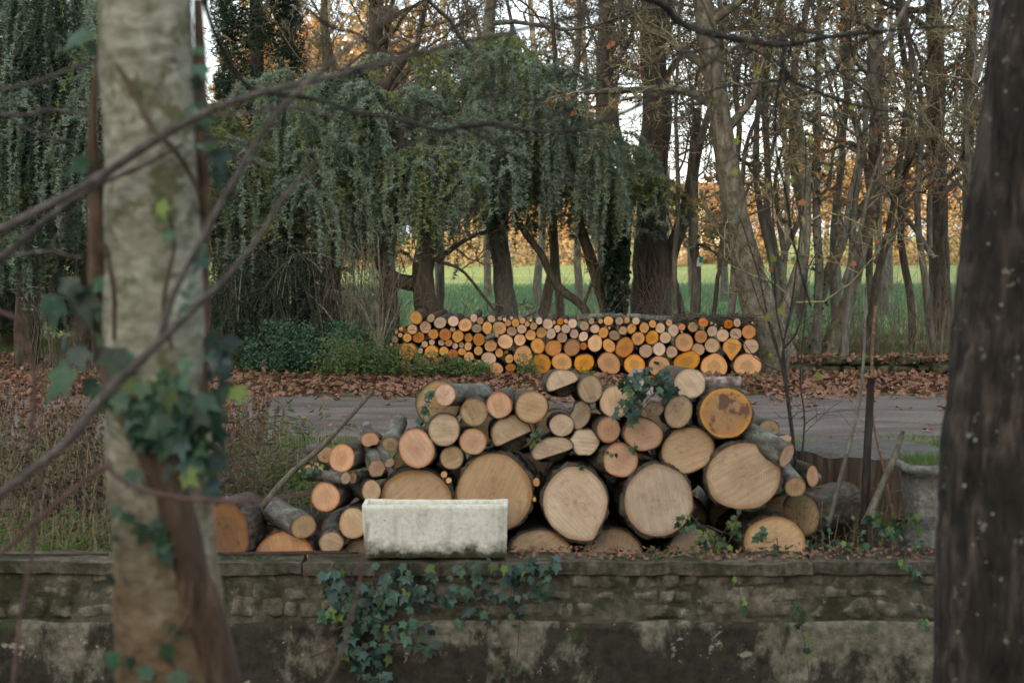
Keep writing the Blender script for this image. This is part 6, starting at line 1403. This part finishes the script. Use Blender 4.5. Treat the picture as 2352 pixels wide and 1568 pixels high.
weeping('weeping_cedar', 'long-stranded weeping cedar filling the upper left corner', (P(60, 820, 20.5)[0], 20.5, 0), lambda x_: -160, lambda x_: np.interp(x_, [-80, 60, 120, 170, 235, 260], [620, 640, 590, 520, 470, 430]), (-120, 250), (19.0, 21.6), 85, 12, 63,
        [(M_cedar, .60), (M_cedar_dk, .28), (M_cedar_y, .12)], slen=(.6, 2.4),
        trunkpts=[[(60, 850, 60, 20.6), (70, 500, 50, 20.6), (90, 200, 44, 20.6), (100, -250, 30, 20.6)]])
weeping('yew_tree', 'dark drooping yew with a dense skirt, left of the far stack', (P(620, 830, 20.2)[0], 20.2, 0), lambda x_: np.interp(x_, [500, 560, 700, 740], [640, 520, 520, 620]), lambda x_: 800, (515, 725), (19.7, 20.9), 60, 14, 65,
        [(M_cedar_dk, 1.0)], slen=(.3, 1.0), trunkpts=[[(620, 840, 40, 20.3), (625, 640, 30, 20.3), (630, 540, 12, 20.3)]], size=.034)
def col_tree(name, lab, px0, px1, pyt, Y, zt_, m, n, seed, lean=0):
    r = np.random.default_rng(seed); cx = P((px0 + px1) / 2, 600, Y)[0]; w_ = (px1 - px0) / 2 * px2m(Y)
    z = r.uniform(.3, zt_, n); prof = w_ * np.clip((zt_ - z) / 2.5, .15, 1) ** .5
    a_ = r.uniform(0, 2 * math.pi, n); rr = prof * r.uniform(.45, 1.0, n) ** .5 * (1 + .22 * vn(np.stack([np.cos(a_) * 2, np.sin(a_) * 2, z], -1), 1.1, seed))
    p = np.stack([cx + rr * np.cos(a_), Y + rr * np.sin(a_), z], -1)
    k_ = vn(p, 2.6, seed) > -.32; p = p[k_]
    V, f = tufts(p, .085, r, 3)
    e = empty(name, (cx, Y, 0), lab, 'tree'); o = link('foliage', mesh_np('foliage', V, f, m), e, world=True); o['kind'] = 'stuff'
    V, fs = tubes(np.array([[[cx, Y, -.1], [cx, Y, zt_ / 2], [cx, Y, zt_ * .95]]]), np.array([[w_ * .22, w_ * .16, .02]]), 10, rough=.05)
    link('trunk', mesh_np('trunk', V, fs, M_wood_brown, True), e, world=True)
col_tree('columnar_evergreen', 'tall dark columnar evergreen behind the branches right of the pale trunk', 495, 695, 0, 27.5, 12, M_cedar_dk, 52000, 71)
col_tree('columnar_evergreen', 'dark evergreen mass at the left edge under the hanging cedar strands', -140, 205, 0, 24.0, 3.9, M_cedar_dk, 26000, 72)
# brush of thin stems between yew and stack
def brush(name, n, fx, fy0, fy1, Y, m, lab, cat, rad=.004, lean=.12, depth=.5, kids=4, seed=1, parent=True, klen=.3):
    r = np.random.default_rng(seed)
    x_ = r.uniform(*fx, n); p0 = np.array([P(a_, 800, Y + r.uniform(-depth, depth)) for a_ in x_]); p0[:, 2] = gz(p0[:, 0], p0[:, 1])
    tp = np.array([P(a_, r.uniform(fy0, fy1), q_[1])[2] for a_, q_ in zip(x_, p0)]); H = np.maximum(tp - p0[:, 2], .1)
    pl = grow(p0, np.stack([r.normal(0, lean, n), r.normal(0, lean, n), np.ones(n)], -1), H, 7, .10, .05, r)
    rd = rad * r.uniform(.6, 1.5, n)[:, None] * np.linspace(1, .35, 7)[None]
    vf = [tubes(pl, rd, 4)]
    p, d, Lc, rr = spawn(pl, rd, kids, .25, 1, .7, klen, H, r); pl2 = grow(p, d, Lc, 4, .2, .1, r); vf.append(tubes(pl2, np.maximum(rr * .6, .0012)[:, None] * np.linspace(1, .5, 4)[None], 3))
    V, fs = merge(*vf)
    return tag(link(name, mesh_np(name, V, fs, m)), lab, cat, kind='stuff'), pl, pl2
brush('brushwood', 190, (720, 905), 540, 700, 20.3, M_twig, 'tangle of thin dark stems between the yew and the far stack', 'brushwood', .006, seed=2, kids=7)
brush('brushwood', 190, (1800, 2240), 600, 740, 22.0, M_twig, 'undergrowth of thin stems before the meadow on the right', 'brushwood', .005, seed=3, kids=8, depth=1.2)
brush('brushwood', 60, (910, 1640), 560, 690, 21.2, M_twig, 'wispy undergrowth and crossing twigs behind the far stack', 'brushwood', .005, seed=4, kids=12, depth=1.0, lean=.5, klen=.6)
brush('brushwood', 110, (60, 330), 560, 720, 20.6, M_twig, 'undergrowth of thin stems left of the pale trunk', 'brushwood', .005, seed=5, kids=8, depth=.8)
# pale multi-stemmed shrub at the left end of the stack
sh = empty('bare_shrub', P(872, 800, 18.4), 'pale many-stemmed bare shrub at the left end of the far stack', 'shrub')
st = [[(872, 800, 6), (868, 700, 5), (850, 620, 4), (815, 560, 3)], [(872, 800, 6), (880, 700, 5), (872, 620, 4), (868, 540, 3)], [(874, 800, 5), (892, 720, 4), (905, 660, 3), (930, 600, 2)], [(870, 800, 5), (845, 730, 4), (820, 690, 3), (780, 650, 2)], [(876, 800, 4), (900, 740, 3), (915, 720, 3), (945, 690, 2)], [(870, 800, 5), (860, 660, 4), (835, 600, 3), (828, 530, 2)]]
pl = np.array([smooth_path([np.append(P(a_[0], a_[1], 18.4), a_[2] / 2 * px2m(18.4)) for a_ in q], 10) for q in st])
for q in pl:
    V, fs = tubes(q[None, :, :3], q[None, :, 3], 6); link('stem', mesh_np('stem', V, fs, M_wood_pale), sh, world=True)
lv = bare_crown(pl[:, :, :3], pl[:, :, 3], np.full(6, 1.1), (6, 4), 5, .002)
V, fs = merge(*[tubes(a_, b_, 3) for a_, b_ in lv]); o = link('twigs', mesh_np('twigs', V, fs, M_wood_pale), sh, world=True); o['kind'] = 'stuff'
# sapling shrub right of the pile, with sparse yellow-green leaves
ss = empty('elder_sapling', P(1832, 1210, 8.5), 'thin many-stemmed sapling with a few yellow-green leaves, before the plane trunk', 'sapling')
st = [[(1838, 1215, 10), (1826, 1050, 8), (1812, 930, 8), (1800, 850, 7), (1770, 760, 5), (1745, 640, 4), (1700, 500, 3)], [(1812, 930, 7), (1803, 840, 7), (1800, 790, 6), (1818, 700, 5), (1835, 560, 4), (1850, 420, 3), (1850, 300, 2)], [(1802, 800, 5), (1782, 700, 5), (1778, 560, 4), (1770, 400, 3), (1755, 280, 3), (1740, 200, 2)], [(1830, 1100, 6), (1818, 1000, 5), (1802, 880, 5), (1775, 760, 4), (1745, 700, 3), (1725, 640, 3)], [(1836, 1200, 6), (1842, 1050, 5), (1848, 960, 4), (1838, 880, 4), (1842, 800, 3), (1850, 720, 3)], [(1803, 800, 4), (1830, 760, 4), (1848, 690, 3), (1855, 620, 3), (1890, 560, 2)]]
pl = np.array([smooth_path([np.append(P(a_[0], a_[1], 8.5), a_[2] / 2 * px2m(8.5)) for a_ in q], 14) for q in st])
for q in pl:
    V, fs = tubes(q[None, :, :3], q[None, :, 3], 7); link('stem', mesh_np('stem', V, fs, M_branch_dk, True), ss, world=True)
lv = bare_crown(pl[:, :, :3], pl[:, :, 3], np.full(6, .7), (5, 3), 6, .0012)
V, fs = merge(*[tubes(a_, b_, 4) for a_, b_ in lv]); o = link('twigs', mesh_np('twigs', V, fs, M_branch_dk), ss, world=True); o['kind'] = 'stuff'
lm = [mesh_np('leaf', IV * [1.1, .9, 1], IF, M_leaf_yg), mesh_np('leaf', IV * [1.1, .9, 1], IF, M_leaf_or)]
for (x_, y_) in [(1770, 625), (1775, 600), (1765, 690), (1770, 820), (1760, 735), (1790, 720), (1835, 560), (1850, 510), (1800, 640), (1840, 470), (1700, 480), (1690, 400), (1815, 420), (1900, 390), (1760, 430), (1830, 300), (1740, 170), (1885, 160), (1860, 655), (1820, 600), (1745, 1080), (1728, 1065), (1880, 870), (1960, 610), (1735, 905), (1860, 330), (1950, 250), (1690, 330), (1410, 105), (1395, 112), (1400, 140)]:
    o = bpy.data.objects.new('leaf', lm[0 if random.random() < .8 else 1]); C.objects.link(o); o.parent = ss
    q = P(x_ + random.uniform(-4, 4), y_, random.uniform(8.0, 8.5)); o.location = Vector(q) - Vector(ss.location)
    o.rotation_euler = (random.uniform(1.0, 2.1), random.uniform(-.6, .6), random.uniform(-1, 1)); s_ = random.uniform(.032, .055); o.scale = (s_,) * 3

# ------------------------------------------------------------------ tall weeds and dead brush on the left bank
def tall_weeds(name, n, fx, Yr, hr, mS, mL, lab, seed, leafn=14, lsz=(.05, .11), rad=.0035, lean=.16, lt_=(OVn, OFn), cat='weeds'):
    r = np.random.default_rng(seed); Y = r.uniform(*Yr, n); x_ = (r.uniform(*fx, n) - 1176) / F * Y
    p0 = np.stack([x_, Y, gz(x_, Y)], -1); H = r.uniform(*hr, n)
    pl = grow(p0, np.stack([r.normal(0, lean, n), r.normal(0, lean, n), np.ones(n)], -1), H, 7, .08, .0, r)
    V, fs = tubes(pl, rad * np.linspace(1, .4, 7)[None] * r.uniform(.6, 1.3, n)[:, None], 4)
    tag(link(name, mesh_np(name, V, fs, mS)), lab, cat, kind='stuff')
    t = r.uniform(.15, 1, (n, leafn)) * 5.99; i = t.astype(int); f = (t - i)[..., None]; b = np.arange(n)[:, None]
    q = (pl[b, i] * (1 - f) + pl[b, i + 1] * f).reshape(-1, 3); N = len(q)
    d = norm(np.stack([r.normal(size=N), r.normal(size=N), r.normal(0, .6, N) - .1], -1)); xx = norm(np.cross(d, r.normal(size=d.shape))); M = np.stack([xx, d, np.cross(xx, d)], -1)
    V, f2 = scatter(lt_[0], lt_[1], q, M, r.uniform(lsz[0], lsz[1], N))
    tag(link(name + '_leaves', mesh_np(name + '_leaves', V, f2, mL)), lab.replace('stems', 'leaves'), cat, kind='stuff')
tall_weeds('willowherb', 85, (545, 800), (8.7, 10.2), (.35, .78), M_weed_str, M_weed, 'green and yellowing tall weed stems left of the leaning pole', 81, 16)
tall_weeds('dead_weeds', 120, (470, 620), (8.5, 10.0), (.40, .85), M_weed_br, M_weed_br, 'brown dead weed stems right of the pale trunk', 82, 16, (.03, .07))
tall_weeds('dry_brush', 260, (-80, 300), (8.3, 10.6), (.35, .95), M_weed_str, M_weed_br, 'dense dry brown plant stems left of the pale trunk', 83, 24, (.015, .04), lt_=(LT, LF))
tall_weeds('grass_tufts', 160, (-60, 300), (7.85, 8.5), (.10, .40), M_weed_str, M_grass, 'straw and green grass stems on the bank at the left edge', 84, 5, (.03, .09))
tall_weeds('pale_weeds', 230, (-60, 620), (10.4, 12.2), (.35, .85), M_weed_br, M_leaf_br, 'withered pale weed stems beside the path on the left', 85, 24, (.02, .05), lt_=(LT, LF))
tall_weeds('thin_weeds', 30, (1560, 1900), (7.72, 7.84), (.05, .22), M_weed_br, M_weed, 'thin weed stems before the right foot of the pile', 86, 4, (.015, .035))
tall_weeds('stump_weeds', 34, (1840, 2120), (8.0, 8.6), (.15, .5), M_weed_str, M_weed, 'weed stems growing round the stump', 87, 6, (.03, .06))
stick('thin_stake', [(2175, 690, 6, 19.0), (2166, 760, 7, 19.0), (2157, 845, 8, 19.0)], M_weather, 'thin wooden stake leaning beside the low stone wall', 'stake', 6, 8, .1)

# ------------------------------------------------------------------ far golden wood beyond the meadow, houses
def far_tree(i, px, Y, H, w_, m, lab, n=2600, name='autumn_tree'):
    r = np.random.default_rng(300 + i); cx = P(px, 560, Y)[0]; g0 = float(gz(cx, Y))
    e = empty(name, (cx, Y, g0), lab, 'tree', 'autumn trees beyond the meadow')
    V, fs = tubes(np.array([[[cx, Y, g0 - .3], [cx + r.normal() * .3, Y, g0 + H * .45], [cx + r.normal() * .6, Y, g0 + H * .85]]]), np.array([[H * .022, H * .014, .04]]), 8, rough=.05)
    link('trunk', mesh_np('trunk', V, fs, M_wood_brown, True), e, world=True)
    d = norm(r.normal(size=(n, 3))); p = d * (r.random(n) ** .42)[:, None] * (1 + .35 * vn(d, 1.8, i))[:, None]
    p = p[vn(p, 2.8, i) > -.22]; p = p * [w_, w_, H * .48] + [cx, Y, g0 + H * .52]
    V, f = scatter(LT, LF, p, rotmats(len(p), (0, -.4, .4), .8, r), r.uniform(.17, .34, len(p)) * H / 12)
    o = link('crown', mesh_np('crown', V, f, m), e, world=True); o['kind'] = 'stuff'
    b0 = grow(np.tile([[cx, Y, g0 + H * .3]], (14, 1)), norm(r.normal(size=(14, 3)) * [1, 1, .4] + [0, 0, .7]), np.full(14, H * .6), 6, .12, .05, r)
    lv = bare_crown(b0, np.tile(np.linspace(.14, .04, 6), (14, 1)) * H / 12, np.full(14, H * .5), (6, 5), i, .022)
    V, fs = merge(tubes(b0, np.tile(np.linspace(.14, .04, 6), (14, 1)) * H / 12, 4), *[tubes(a_, b_, 3) for a_, b_ in lv]); o = link('twigs', mesh_np('twigs', V, fs, M_twig_far), e, world=True); o['kind'] = 'stuff'
fx_ = np.linspace(-160, 2560, 25)
for i, px in enumerate(fx_):
    px = px + rng.uniform(-40, 40); Y = rng.uniform(128, 158)
    left = 600 < px < 900
    H = rng.uniform(7.5, 16) * (2.0 if left else 1.0) * (1.35 if px < 600 else 1)
    far_tree(i, px, Y, H, rng.uniform(4.5, 6.5) * (1.3 if left else 1), M_gold if i % 3 else M_gold2, 'golden-leaved tree beyond the meadow, number %s along the line from the left' % ['one', 'two', 'three', 'four', 'five', 'six', 'seven', 'eight', 'nine', 'ten', 'eleven', 'twelve', 'thirteen', 'fourteen', 'fifteen', 'sixteen', 'seventeen', 'eighteen', 'nineteen', 'twenty', 'twenty-one', 'twenty-two', 'twenty-three', 'twenty-four', 'twenty-five'][i], 9000 if left else 6500)
# scrub hedge below them
n_ = 34000; x_ = rng.uniform(-75, 75, n_); y_ = 126 - 26 * rng.random(n_) ** 1.8 * np.clip(.5 + 1.2 * vn(np.stack([x_, x_ * 0 + 5, x_ * 0], -1), .13), .1, 1); hh = np.clip(2.0 + 4.5 * vn(np.stack([x_, x_ * 0, x_ * 0], -1), .22), .15, 4)
p = np.stack([x_, y_, gz(x_, y_) + rng.random(n_) ** 1.4 * hh], -1)
V, f = scatter(LT, LF, p, rotmats(n_, (0, -.4, .4), .8), rng.uniform(.15, .35, n_))
tag(link('scrub_hedge', mesh_np('scrub_hedge', V, f, M_gold2)), 'low rust and gold scrub along the far edge of the meadow', 'hedge', kind='stuff')
# houses showing as pale patches through the trees
def house(px, Y, w_, h_, lab):
    cx = P(px, 560, Y)[0]; g0 = float(gz(cx, Y)); e = empty('house', (cx, Y, g0), lab, 'house')
    link('wall', box_mesh('wall', -w_ / 2, w_ / 2, 0, 7, -.5, h_, M_straw_wall), e)
    V = np.array([[-w_ / 2 - .4, -.4, h_], [w_ / 2 + .4, -.4, h_], [w_ / 2 + .4, 7.4, h_], [-w_ / 2 - .4, 7.4, h_], [-w_ / 2 - .4, 3.5, h_ + 2.6], [w_ / 2 + .4, 3.5, h_ + 2.6]])
    link('roof', mesh_np('roof', V, [np.array([[0, 1, 5, 4], [2, 3, 4, 5], [0, 3, 2, 1]]), np.array([[0, 4, 3], [1, 2, 5]])], M_roof), e)
    for a_ in np.linspace(-w_ / 2 + 1.6, w_ / 2 - 1.6, 4):
        f_ = link('window', box_mesh('window', a_ - .5, a_ + .5, -.05, .0, 1.0, 2.4, M_roof), e)
        link('pane', box_mesh('pane', a_ - .42, a_ + .42, -.07, -.052, 1.08, 2.32, M_glass), f_)
house(1225, 165, 11, 6.5, 'cream house beyond the meadow in the gap right of the lichened trunk')
house(1600, 162, 10, 6.0, 'pale house beyond the meadow just left of the leaning plane trunk')
n_ = 900; x0_ = P(1815, 840, 19.2)[0]; x_ = rng.uniform(x0_, x0_ + 3.6, n_); y_ = rng.normal(19.35, .14, n_)
V, f = scatter(LT, LF, np.stack([x_, y_, rng.uniform(.14, .24, n_)], -1), rotmats(n_, (0, 0, 1), .5), rng.uniform(.04, .09, n_))
tag(link('wall_leaves', mesh_np('wall_leaves', V, f, M_leaf_br)), 'brown leaves caught on the low mossy stone wall', 'leaves', kind='stuff')
print('objects', len(bpy.data.objects), 'tris', sum(len(o.data.loops) - 2 * len(o.data.polygons) for o in bpy.data.objects if o.type == 'MESH'))
